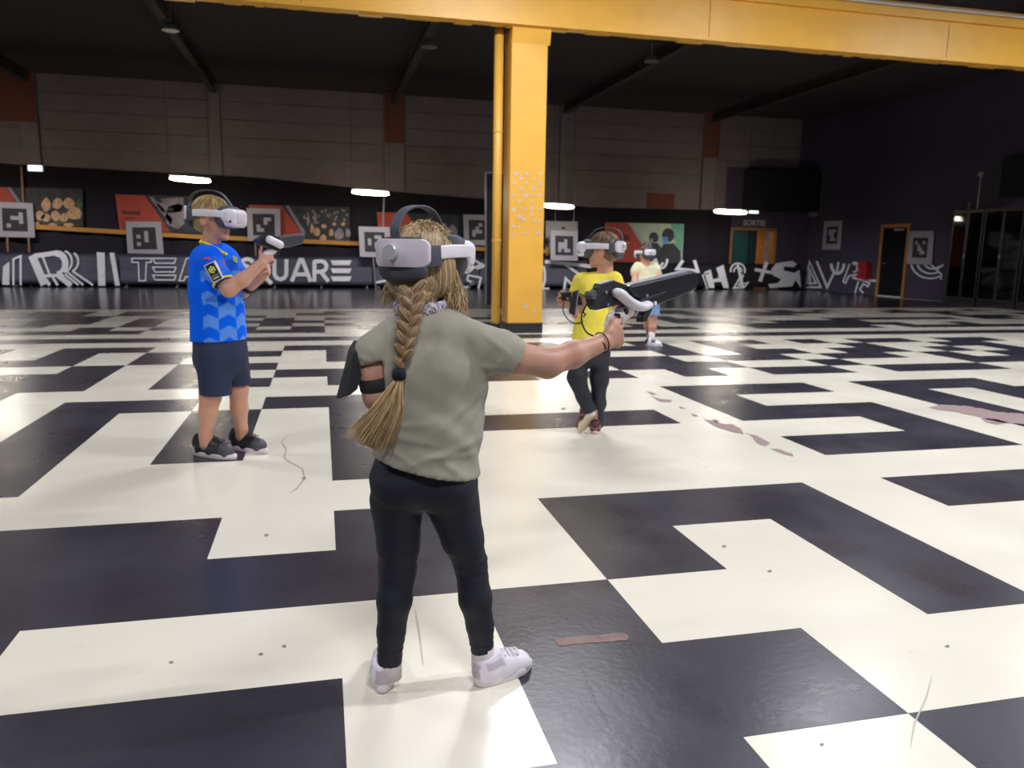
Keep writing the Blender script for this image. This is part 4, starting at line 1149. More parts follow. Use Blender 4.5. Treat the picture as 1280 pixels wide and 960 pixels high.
# ------------------------------------------------------------------ the girl
def girl():
    D = 2.06
    a = lambda x, y, d=D: at(x, y, d)
    person = None
    # skin: head, neck, arms, ankles
    fh = nv(FWD * math.cos(math.radians(24)) + RIGHT * math.sin(math.radians(24)))
    hc = a(527, 325, 2.10)
    H = frame_from(hc, fh, (0, 0, 1))
    sd = Sdf(.0042)
    sd.ell(H(0, .0, .004), (.072, .088, .08), H.A, .02).ell(H(0, .03, -.03), (.058, .066, .07), H.A, .03)
    sd.ell(H(0, .09, -.035), (.012, .02, .018), H.A, .01)                       # nose
    sd.ell(H(0, .062, -.085), (.03, .028, .022), H.A, .02)                      # chin
    for k in (-1, 1): sd.ell(H(k * .073, -.005, -.015), (.01, .022, .032), H.A, .008)
    sd.cone(a(525, 372, 2.09), a(524, 405, 2.07), .043, .048, .02)
    shR, elR, wrR = a(607, 428, 2.07), a(684, 454, 2.17), a(753, 428, 2.30)
    shL, elL, wrL = a(474, 430, 2.05), a(472, 496, 2.02), a(505, 468, 2.24)
    sd.econe(a(500, 425), a(575, 425), (.06, .05), (.06, .05), UP, .03)
    sd.chain([(shR - UP * .012, .038), (a(640, 446, 2.10), .0445), (elR, .0405), (a(716, 443, 2.23), .037), (wrR, .0265)], .02)
    sd.chain([(shL, .043), (a(466, 470, 2.03), .038), (elL, .035), (wrL, .024)], .02)
    hf = a(783, 407, 2.40) - wrR
    hn = -FWD * .25 - nv(np.cross(nv(hf), FWD)) * 0 + UP * .9 - RIGHT * .3
    hand(sd, wrR + RIGHT * .006, a(796, 405, 2.40) - wrR, FWD * .75 - RIGHT * .6, UP, 1.02,
         curl=((22, 66, 55), (28, 72, 55), (34, 74, 55), (40, 74, 55)), tcurl=35, tdir=UP * .55 + FWD * .6 + RIGHT * .35)
    hand(sd, wrL, nv(RIGHT * .5 + FWD * .6 + UP * .4), FWD * .3 + RIGHT * .6 - UP * .2, UP, .8, curl=(40, 50, 40))
    for (x, y, d) in ((487, 822, 2.04), (603, 806, 2.085)): pass
    ankL = a(487, 826, 2.045); ankR = a(604, 812, 2.09)
    sd.chain([(a(490, 770, 2.05), .034), (ankL, .03), (ankL - UP * .03, .03)], .01)
    sd.chain([(a(598, 770, 2.08), .033), (ankR, .029), (ankR - UP * .03, .03)], .01)
    sd.econe(a(526, 440), a(530, 580), (.11, .07), (.1, .07), RIGHT, .03)      # trunk under the clothes
    hipL, hipR = a(495, 620, 2.06), a(566, 620, 2.07)
    sd.chain([(hipL, .06), (a(497, 712, 2.06), .04), (a(490, 770, 2.05), .034)], .02)
    sd.chain([(hipR, .06), (a(588, 703, 2.085), .034), (a(598, 770, 2.08), .033)], .02)
    person = sd.build('person', m_skin, None, skin_dark)
    tag(person, 'girl in olive grey t-shirt with long braid aiming to the right', 'person', 'players')
    # t-shirt
    sd = Sdf(.0055)
    side = nv(RIGHT + FWD * .12)
    sd.econe(a(527, 421), a(542, 462), (.128, .07), (.148, .09), side, .03)
    sd.econe(a(542, 462), a(537, 530), (.148, .09), (.137, .095), side, .03)
    sd.econe(a(537, 530), a(530, 610), (.137, .1), (.15, .135), side, .03)
    sd.econe(a(500, 414, 2.06), a(552, 412, 2.06), (.034, .055), (.034, .055), UP, .03)
    sd.chain([(a(588, 426), .058), (a(625, 440, 2.08), .054), (a(660, 455, 2.11), .05)], .03)
    sd.chain([(a(490, 424), .05), (a(468, 440, 2.04), .047), (a(461, 470, 2.03), .043)], .025)
    sd.ell(a(527, 402, 2.1), (.062, .05, .03), None, .012, 's')                  # neckline
    sd.warp = lambda X: wrinkle(3, .0022, 38)(X) + wrinkle(9, .0034, 55, [UP * 1.0 + RIGHT * .55, UP * .9 + RIGHT * .75])(X) * np.clip((1.02 - X[:, 2]) / .3, 0, 1) \
        + wrinkle(12, .0022, 110, [RIGHT * .9 - UP * .5])(X) * np.clip(((X - a(600, 440)) @ RIGHT) / .1, 0, 1)
    folds = creases([(a(622, 474), a(560, 560), .012, .006), (a(612, 480), a(540, 540), .011, .005), (a(608, 510), a(575, 575), .012, .005), (a(600, 545), a(500, 572), .011, .006),
                     (a(598, 562), a(520, 556), .009, .0045), (a(492, 524), a(540, 520), .008, .005), (a(500, 535), a(552, 545), .009, .005), (a(484, 545), a(528, 570), .009, .005),
                     (a(585, 588), a(555, 562), .008, .004), (a(600, 410), a(636, 440), .009, .004), (a(612, 462), a(636, 440), .008, .0045), (a(600, 455), a(632, 462), .008, .004),
                     (a(472, 432), a(490, 470), .009, .004), (a(452, 440), a(470, 448), .007, .004), (a(500, 440), a(478, 520), .012, .004), (a(585, 420), a(600, 470), .012, -.004)])
    w0 = sd.warp
    hl_, hr_ = a(462, 563, D), a(590, 594, D); hn_ = nv(np.cross(hr_ - hl_, FWD)); hn_ = hn_ if hn_[2] < 0 else -hn_
    sd.warp = lambda X: w0(X) * .8 + folds(X) - .0015 * (np.abs((X - hl_) @ hn_ + .008) < .010)
    q0, q1 = a(641, 452, 2.09), nv(a(660, 455, 2.11) - a(625, 440, 2.08) - .01 * UP)
    big = .14
    sd.cut(q0, q1, (q0 - [.1, .15, .13], q0 + [.16, .25, .13]))
    p0 = a(462, 454, 2.035)
    sd.cut(p0, nv(-UP + RIGHT * .35), (p0 - [.09, .12, .11], p0 + [.022, .12, .03]))
    hl, hr = a(462, 563, D), a(590, 594, D)
    hn = nv(np.cross(hr - hl, FWD)); hn = hn if hn[2] < 0 else -hn
    sd.cut(hl, hn)
    def shirtcol(V):
        z = np.clip((1.05 - V[:, 2]) / .4, 0, 1)[:, None]
        n = wrinkle(21, .5, 24)(V)[:, None]
        return np.array([168, 164, 150.]) + n * 6
    sh = sd.build('t_shirt', m_cloth, person, shirtcol)
    # hem and sleeve seams
    # leggings
    sd = Sdf(.0055)
    sd.econe(a(529, 566), a(530, 592), (.128, .095), (.142, .1), side, .03)
    sd.ell(a(498, 607, 2.03), (.066, .07, .068), None, .04).ell(a(564, 611, 2.04), (.066, .07, .068), None, .04)
    sd.chain([(a(496, 625, 2.06), .0745), (a(498, 680, 2.06), .058), (a(497, 712, 2.065), .051), (a(493, 750, 2.045), .0475), (a(489, 790, 2.05), .0385), (a(487, 826, 2.045), .0345)], .014)
    sd.chain([(a(565, 625, 2.07), .0765), (a(578, 672, 2.08), .058), (a(588, 703, 2.085), .0455), (a(594, 748, 2.07), .0455), (a(600, 782, 2.08), .0375), (a(603, 812, 2.09), .0335)], .014)
    sd.warp = wrinkle(5, .0009, 90, [UP])
    def wl_(X):
        return wrinkle(5, .0009, 90, [UP])(X) + .0016 * np.sin(X[:, 2] * 300) * np.exp(-((X[:, 2] - .12) / .04) ** 2) + .0013 * np.sin(X[:, 2] * 260 + 8 * (X @ RIGHT)) * np.exp(-((X[:, 2] - .37) / .05) ** 2)
    sd.warp = wl_
    sd.cut(a(487, 830, 2.045), -UP, (a(487, 830, 2.045) - [.08, .08, .12], a(487, 830, 2.045) + [.08, .08, .02]))
    sd.cut(a(603, 816, 2.09), -UP, (a(603, 816, 2.09) - [.08, .08, .12], a(603, 816, 2.09) + [.08, .08, .02]))
    sd.cut(a(529, 572), UP)
    sd.build('leggings', m_fabric, person, lambda V: np.tile([27, 30, 42.], (len(V), 1)))
    # ankle socks
    for k, (x, y, d, cc) in enumerate(((487, 834, 2.045, (206, 200, 204)), (604, 820, 2.09, (222, 214, 216)))):
        c = a(x, y, d)
        MB().tube([c + UP * .03, c + UP * .01, c - UP * .03], [.033, .0345, .034], 18).build('sock', mat('sock_white', (222, 214, 216), rough=.9, bump=.2, bscale=200), person, True)
    # shoes
    def girlshoe(x, y, z):
        c = np.tile([236, 230, 240.], (len(x), 1))
        heel = (y < .045) & (z > .028) & (z < .07) & (np.abs(x) < .022 - (z - .03) * .1); c[heel] = [196, 180, 190]
        side_ = (y < .085) & (y > .02) & (z > .055) & (z < .075); c[side_] = [206, 192, 204]
        return c
    h1 = on_z(478, 868); h1[2] = 0
    t1 = h1 + nv(FWD * 1 - RIGHT * .12) * .2
    shoe(h1, t1, .205, ankL, person, girlshoe, (232, 228, 230), wid=.037, h=.076)
    h2 = on_z(594, 858); t2 = on_z(661, 832)
    shoe(h2, h2 + nv(t2 - h2), float(np.linalg.norm(t2 - h2)) * 1.02, ankR, person, girlshoe, (232, 228, 230), wid=.039, h=.076)
    # bandana collar
    m_band = mat('bandana', (200, 198, 206), rough=.9, attr='Col')
    sd = Sdf(.0045)
    for i in range(20):
        t0, t1_ = 2 * math.pi * i / 20, 2 * math.pi * (i + 1) / 20
        c0 = a(526, 386, 2.075)
        P = lambda t: c0 + RIGHT * .064 * math.cos(t) + FWD * .055 * math.sin(t) + UP * (.004 + .006 * math.sin(t))
        sd.econe(P(t0), P(t1_), (.02, .008), (.02, .008), UP, .01)
    sd.warp = wrinkle(31, .0016, 120, [UP])
    def bandcol(V):
        s = np.sin(V @ np.array([420, 260, 130.])) * np.sin(V @ np.array([-200, 310, 480.])) + .5 * np.sin(V @ np.array([900, -700, 300.]))
        c = np.where((s > .25)[:, None], [92, 96, 122.], [206, 204, 212.]); c[s < -.95] = [150, 70, 80]
        return c
    sd.build('bandana', m_band, person, bandcol)
    # ---------------- hair
    HB, HL, HD = np.array([166, 138, 102.]), np.array([214, 186, 142.]), np.array([116, 92, 66.])
    def haircol(V):
        L = V - hc; az = np.arctan2(L @ RIGHT, -(L @ FWD)); n = .5 + .25 * np.sin(az * 70 + 6 * L[:, 2] * 9) + .25 * np.sin(az * 31 + 1 + 30 * L[:, 2])
        return HD + (HL - HD) * (n ** 1.3)[:, None]
    sd = Sdf(.0055)
    sd.ell(H(0, -.006, .01), (.081, .096, .083), H.A, .02)
    sd.ell(a(521, 352, 2.075), (.075, .068, .062), None, .03)
    sd.ell(a(522, 376, 2.06), (.05, .045, .035), None, .02)
    for k in (-1, 1): sd.ell(H(k * .07, .0, -.03), (.024, .045, .06), H.A, .02)
    sd.ell(H(0, .115, -.03), (.075, .05, .07), H.A, .01, 's')
    def ridges(X):
        L = X - hc; az = np.arctan2(L @ RIGHT, -(L @ FWD)); return .0016 * np.sin(az * 70 + 54 * L[:, 2])
    sd.warp = ridges; sd.res = .0042
    cap = sd.build('hair', m_hair, person, haircol)
    R_ = random.Random(3)
    paths = []; cols = []
    def pick():
        t = R_.random(); c = HD + (HL - HD) * (t ** .8); return c
    top = H(-.005, .05, .1)
    for i in range(620):                       # combed-back strands from the crown to the nape
        az = math.radians(R_.uniform(-105, 105)); zz = R_.uniform(.0, 1)
        pts = []
        for t in np.linspace(.0, 1, 9):
            th = math.radians(8 + zz * 25 + t * (95 + 22 * R_.random() * .2))
            rr = 1.0 + .015 * R_.random()
            azz = az * (1 - .55 * t)
            d = np.array([math.sin(th) * math.sin(azz) * .0825, -math.sin(th) * math.cos(azz) * .098 + .0, math.cos(th) * .085 + .01])
            pts.append(H(d[0] * rr, d[1] * rr - .006 * 1, d[2] * rr))
        paths.append(pts); cols.append(pick())
    for i in range(230):                       # fly-away hair on the crown
        az = R_.uniform(-3.1, 3.1); th = R_.uniform(.05, .9)
        d = np.array([math.sin(th) * math.sin(az) * .083, math.sin(th) * math.cos(az) * .095, math.cos(th) * .085 + .009])
        p = H(*d); t = nv(RIGHT * R_.uniform(-.2, 1) - FWD * R_.uniform(-.3, .8) + UP * R_.uniform(-.1, .45)); L = R_.uniform(.012, .035)
        paths.append([p, p + t * L * .5 + UP * .004, p + t * L - UP * .006]); cols.append(pick() * 1.05)
    for i in range(700):                       # side and lower back hair
        k = R_.choice((-1, 1)); az = k * math.radians(R_.uniform(5, 125)); pts = []
        t0 = R_.uniform(60, 100)
        for t in np.linspace(0, 1, 7):
            th = math.radians(t0 + t * 62); azz = az * (1 - .35 * t)
            d = np.array([math.sin(th) * math.sin(azz) * .0835 if th < 1.57 else math.sin(azz) * (.0835 - .018 * t), (-math.sin(th) if th < 1.57 else -(1 - .22 * t)) * math.cos(azz) * .098, math.cos(th) * .095 + .008])
            pts.append(H(d[0], d[1] - .004, d[2]))
        paths.append(pts); cols.append(pick())
    lc = a(521, 352, 2.075)
    for i in range(520):                       # hair drawn over the nape towards the braid
        az = math.radians(R_.uniform(-115, 115)); e0 = R_.uniform(5, 55); pts = []
        for t in np.linspace(0, 1, 7):
            el = math.radians(e0 - t * 75); azz = az * (1 - .5 * t ** 1.5)
            pts.append(lc + 1.025 * (RIGHT * math.sin(azz) * math.cos(el) * .0755 - FWD * math.cos(azz) * math.cos(el) * .0695 + UP * math.sin(el) * .063))
        paths.append(pts); cols.append(pick())
    for i in range(210):                       # loose locks at the right
        x0 = R_.uniform(548, 572); y0 = R_.uniform(336, 358); d0 = R_.uniform(2.07, 2.14)
        x1 = R_.uniform(550, 586); y1 = R_.uniform(378, 404)
        xm = (x0 + x1) / 2 + R_.uniform(-4, 9)
        paths.append(spline([a(x0, y0, d0), a(xm, (y0 + y1) / 2, d0 - .01), a(x1, y1, d0 - .02 + R_.uniform(-.02, .02))], 4)); cols.append(pick() * 1.1)
    for i in range(90):                        # thin locks at the left
        x0 = R_.uniform(482, 496); y0 = R_.uniform(344, 356); d0 = R_.uniform(2.06, 2.12)
        x1 = R_.uniform(474, 502); y1 = R_.uniform(366, 388)
        paths.append(spline([a(x0, y0, d0), a((x0 + x1) / 2 - R_.uniform(-2, 4), (y0 + y1) / 2, d0), a(x1, y1, d0 - .01)], 4)); cols.append(pick() * 1.1)
    for i in range(260):                       # nape strands gathered into the braid
        s_ = R_.uniform(-1, 1)
        x0 = 519 + s_ * 34; y0 = 352 + R_.uniform(-6, 6)
        paths.append(spline([a(x0, y0, 2.005 + .05 * abs(s_)), a(519 + s_ * 24, 366 + R_.uniform(-3, 3), 1.99 + .04 * abs(s_)), a(515 + s_ * 8, 380 + R_.uniform(-4, 8), 1.985)], 4)); cols.append(pick())
    strands('strands', paths, .0016, m_hair, cap, cols)
    # braid: alternating lobes
    cen = spline([a(517, 362, 1.985), a(515, 385, 1.965), a(511, 410, 1.955), a(506, 435, 1.95), a(500, 466, 1.945)], 10)
    bl = [('L' if i % 2 else 'R') for i in range(14)]
    sd = Sdf(.0035)
    for i in range(14):
        t = i / 14 * (len(cen) - 2) + .5; p = cen[int(t)]; sgn = -1 if i % 2 else 1
        wv = .0235 - .009 * i / 14
        axis = nv(-UP * .8 - RIGHT * sgn * .62)
        nn = nv(np.cross(axis, FWD))
        sd.ell(p + RIGHT * sgn * wv * .62, (wv * 1.32, wv * .74, wv * .85), (axis, nn, FWD), .0025)
    def braidcol(V):
        n = .5 + .5 * np.sin((V @ RIGHT) * 900 + (V @ UP) * 500) ; z = np.clip((1.1 - V[:, 2]) / .3, 0, 1)
        c = np.array([126, 96, 68.]) + np.outer(n, [56, 48, 38.]); return c
    sd.build('braid', m_hair, cap, braidcol)
    paths = []; cols = []
    for i in range(240):                       # fine hair lying along each lobe
        k = R_.randrange(14); t = k / 14 * (len(cen) - 2) + .5; p = cen[int(t)]; sgn = -1 if k % 2 else 1; wv = .0235 - .009 * k / 14
        axis = nv(-UP * .8 - RIGHT * sgn * .62); nn = nv(np.cross(axis, FWD)); q = p + RIGHT * sgn * wv * .62; w_ = R_.uniform(-.7, .7)
        pts = []
        for s_ in np.linspace(-.85, .85, 5):
            pts.append(q + axis * s_ * wv * 1.3 + nn * w_ * wv * .72 * math.sqrt(1 - .7 * s_ * s_) - FWD * wv * .86 * math.sqrt(max(.05, 1 - s_ * s_ * .8 - w_ * w_ * .8)))
        paths.append(pts); cols.append(HD + (HL - HD) * R_.random())
    strands('braid_strands', paths, .0011, m_hair, cap, cols)
    # hair tie and tail
    tie = Sdf(.003)
    c0 = a(499, 468, 1.945)
    for i in range(16):
        t0, t1_ = 2 * math.pi * i / 16, 2 * math.pi * (i + 1) / 16
        P = lambda t: c0 + RIGHT * .0105 * math.cos(t) + FWD * .0105 * math.sin(t)
        tie.econe(P(t0), P(t1_), (.013, .007), (.013, .007), UP, .004)
    tie.warp = wrinkle(40, .0012, 300)
    tie.build('hair_tie', mat('tie_navy', (24, 26, 40), rough=.9), cap)
    paths = []; cols = []
    ax0 = a(498, 476, 1.945)
    for i in range(900):
        s_ = R_.gauss(0, .42); s_ = max(-1, min(1, s_)); dd = R_.gauss(0, .35); L = R_.uniform(.72, 1.0)
        pm = a(482 + s_ * 21, 518 + s_ * 4, 1.945 + dd * .018); pe = a(458 + s_ * 30 + R_.uniform(-3, 3), 560 + s_ * 12, 1.95 + dd * .022)
        st = ax0 + RIGHT * s_ * .01 + FWD * dd * .01
        pe = st + (pe - st) * L
        pts = spline([st, st + (pm - st) * .5 * L + UP * .002, pm * L + st * (1 - L), pe], 3)
        t = R_.random(); paths.append(pts); cols.append(np.array([178, 148, 106.]) + (np.array([240, 212, 164.]) - np.array([178, 148, 106.])) * t)
    strands('ponytail', paths, .0021, m_hair, cap, cols)
    sd = Sdf(.004)
    sd.econe(ax0, a(484, 512, 1.955), (.012, .01), (.036, .018), RIGHT, .01).econe(a(484, 512, 1.955), a(466, 542, 1.96), (.036, .018), (.04, .012), RIGHT, .01)
    sd.build('ponytail_core', m_hair, cap, lambda V: np.array([178, 148, 108.]) + np.outer(np.sin((V @ nv(RIGHT * .8 + UP * .6)) * 700), [26, 22, 18.]))
    headset(Frame(H(0, .004, .012), *H.A), 'white headset worn by the girl, back panel with silver dial', 1.0)
    # armband pouch on the left upper arm
    e = empty('arm_pouch', a(455, 480, 2.03), 'black armband pouch strapped to the left arm of the girl', 'pouch', 'arm pouches')
    m_p = mat('pouch_black', (36, 38, 40), rough=.65, var=.1, bump=.1, bscale=200)
    n0 = nv(FWD * .35 - RIGHT * .9)
    pts = [a(447, 425, 2.06), a(440, 437, 2.05), a(432, 470, 2.03), a(424, 499, 2.02), a(438, 494, 1.99), a(447, 487, 1.985), a(453, 470, 1.985), a(449, 455, 1.99), a(447, 440, 2.0)]
    o = MB().prism(pts, n0 * .012).build('pouch', m_p, e); bevel(o, .003)
    up_ax = nv(a(466, 455, 2.03) - a(471, 482, 2.03)); cc = a(470, 477, 2.025)
    rx = nv(np.cross(up_ax, FWD)); ry = np.cross(up_ax, rx)
    path = [cc + rx * .0425 * math.cos(t) + ry * .0425 * math.sin(t) - up_ax * .006 * math.sin(t) for t in np.linspace(0, 2 * math.pi, 26)]
    ribbon(path, up_ax, .034, .005, 'strap', m_p, e)
    # ---------------- gun controller
    g = empty('gun_controller', a(775, 385, 2.4), 'black gun shaped controller with white grip held by the girl', 'controller', 'gun controllers')
    th = math.radians(48); gdir = nv(RIGHT * math.cos(th) + FWD * math.sin(th)); gn = nv(np.cross(gdir, UP))   # gn points to the viewer side
    P0 = a(762, 392, 2.36); pl = planegeom(P0, gn)
    C = lambda x, y: (640 + x * .1875, 320 + y * .1875)
    W = .026
    slab(pl, gn, [C(512, 262), C(560, 215), C(572, 184), C(655, 160), C(748, 195), C(775, 232), C(905, 300), C(868, 330), C(800, 345), C(690, 325), C(540, 360), C(520, 330)], -W * .55, W * .55, 'body', m_gun, g)
    slab(pl, gn, [C(735, 205), C(760, 190), C(1172, 98), C(1190, 112), C(1200, 160), C(1192, 215), C(1130, 250), C(1000, 300), C(900, 335), C(860, 320), C(770, 262)], -W, W, 'barrel', m_gun2, g, .007)
    slab(pl, gn, [C(750, 198), C(760, 188), C(1165, 92), C(1176, 98), C(1172, 108), C(770, 207)], -W * .62, W * .62, 'top_rail', m_gunrail, g, .002)
    slab(pl, gn, [C(800, 285), C(975, 232), C(960, 250), C(815, 305)], W, W + .006, 'side_rib', m_gun, g, .002)
    slab(pl, gn, [C(1180, 130), C(1215, 128), C(1215, 150), C(1185, 168)], -.012, .012, 'muzzle', m_gun, g)
    slab(pl, gn, [C(880, 345), C(925, 330), C(912, 365), C(875, 436), C(845, 442), C(850, 400)], -.012, .012, 'trigger_foot', m_gun, g)
    for (x, y) in ((598, 240), (732, 243), (612, 322), (850, 262), (905, 312)):
        c = pl(*C(x, y)) + gn * (W if x > 840 else W * .55)
        MB().tube([c, c + gn * .004], .0055 if x < 900 else .007, 10).build('screw', m_gunrail if x < 900 else m_hw, g)
    c = pl(*C(520, 262)); MB().tube([c - gn * .012, c + gn * .016], .012, 10).build('plug', m_hg, g)
    # white tracking arc, handle, buttons
    arcp = [pl(*C(x, y), .034) for x, y in ((640, 240), (668, 258), (705, 290), (750, 318), (800, 334), (842, 322))]
    sd = Sdf(.0035)
    ar = spline(arcp, 5)
    for q0_, q1_ in zip(ar[:-1], ar[1:]): sd.econe(q0_, q1_, (.0135, .02), (.0135, .02), UP, .004)
    sd.build('tracking_arc', m_hw, g)
    sd = Sdf(.004)
    sd.econe(pl(*C(770, 362), .0), pl(*C(712, 395), .0), (.022, .024), (.024, .024), gn, .01)
    sd.econe(pl(*C(712, 395), .0), pl(*C(672, 410), .0), (.024, .024), (.022, .018), gn, .01)
    sd.econe(pl(*C(720, 395), -.004), pl(*C(672, 470), -.012), (.018, .02), (.017, .019), gn, .015)
    hnd = sd.build('handle', m_hw, g)
    for (x, y, r) in ((667, 397, .008), (718, 368, .0095)):
        c = pl(*C(x, y), .026)
        MB().tube([c - gn * .016, c], r, 12).build('button', m_hd, hnd)
    cb = [pl(*C(520, 285)), a(731, 385, 2.32), a(727, 395, 2.31), a(728, 405, 2.30), a(733, 415, 2.29), a(743, 421, 2.275), a(754, 429, 2.265), a(757, 437, 2.275)]
    o = MB().tube(spline(cb, 6), .0025, 6).build('cable', m_cable, g, True)
    o = MB().tube(spline([a(739, 376, 2.32), a(732, 383, 2.31), a(729, 390, 2.31), a(732, 393, 2.31), a(729, 396, 2.31)], 6), .002, 6).build('cable', m_cable, g, True)
    ct = wrR
    ax_ = nv(elR - wrR); u1 = nv(np.cross(ax_, UP)); u2 = np.cross(ax_, u1)
    path = [ct + ax_ * .004 + u1 * .031 * math.cos(t) + u2 * .031 * math.sin(t) for t in np.linspace(0, 2 * math.pi, 24)]
    tag(MB().tube(path, .002, 6, cap=False).build('bracelet', mat('bracelet_plum', (70, 36, 52), rough=.6), None, True), 'thin plum bracelet on the right wrist of the girl', 'bracelet')
girl()
# ------------------------------------------------------------------ short hair made of a cap and many short strands
def short_hair(person, H, s, dark, light, front=.055, bowl=True, seed=1, n=520, low=-.045):
    dark = np.array(dark, float); light = np.array(light, float)
    sd = Sdf(.006)
    sd.ell(H(0, -.004 * s, .018 * s), (.08 * s, .0985 * s, .088 * s), H.A, .02)
    sd.ell(H(0, -.04 * s, -.03 * s), (.062 * s, .055 * s, .055 * s), H.A, .02)
    sd.ell(H(0, .135 * s, -.03 * s), (.1 * s, .07 * s, .105 * s), H.A, .01, 's')
    for k in (-1, 1): sd.ell(H(k * .085 * s, .03 * s, -.045 * s), (.03 * s, .06 * s, .045 * s), H.A, .01, 's')
    def col(V):
        L = (V - H.o) @ H.A.T
        nn = .5 + .5 * np.sin(np.arctan2(L[:, 0], L[:, 1]) * 60 + 9 * L[:, 2]) * np.sin(np.arctan2(L[:, 0], L[:, 1]) * 23)
        return dark + np.outer(nn, light - dark)
    cap = sd.build('hair', m_hair, person, col)
    R_ = random.Random(seed); paths = []; cols = []
    for i in range(n):
        az = R_.uniform(-math.pi, math.pi); t0 = R_.uniform(.02, .9); L = R_.uniform(.35, .6)
        pts = []
        for t in np.linspace(0, 1, 6):
            th = t0 + L * t
            d = np.array([math.sin(th) * math.sin(az) * .0825, math.sin(th) * math.cos(az) * .1, math.cos(th) * .09 + .018]) * s
            pts.append(H(d[0], d[1] - .004 * s, d[2]) + UP * .002)
        if ((pts[-1] - H.o) @ H.A[1]) > front * s + .03 and ((pts[-1] - H.o) @ H.A[2]) < .05 * s: continue
        paths.append(pts); cols.append(dark + (light - dark) * R_.random() ** .7)
    strands('strands', paths, .0026, m_hair, cap, cols)
    return cap
def head(sd, H, s):
    sd.ell(H(0, .0, .012 * s), (.074 * s, .09 * s, .084 * s), H.A, .02).ell(H(0, .032 * s, -.035 * s), (.058 * s, .064 * s, .075 * s), H.A, .03)
    sd.ell(H(0, .098 * s, -.03 * s), (.013 * s, .02 * s, .02 * s), H.A, .01)
    sd.ell(H(0, .072 * s, -.098 * s), (.026 * s, .024 * s, .02 * s), H.A, .02)
    sd.ell(H(0, .092 * s, -.066 * s), (.02 * s, .008 * s, .006 * s), H.A, .006)
    sd.ell(H(0, .09 * s, -.078 * s), (.017 * s, .008 * s, .006 * s), H.A, .006)
    for k in (-1, 1):
        sd.ell(H(k * .075 * s, -.002 * s, -.02 * s), (.012 * s, .022 * s, .032 * s), H.A, .008)
        sd.ell(H(k * .086 * s, .002 * s, -.016 * s), (.008 * s, .011 * s, .017 * s), H.A, .006, 's')

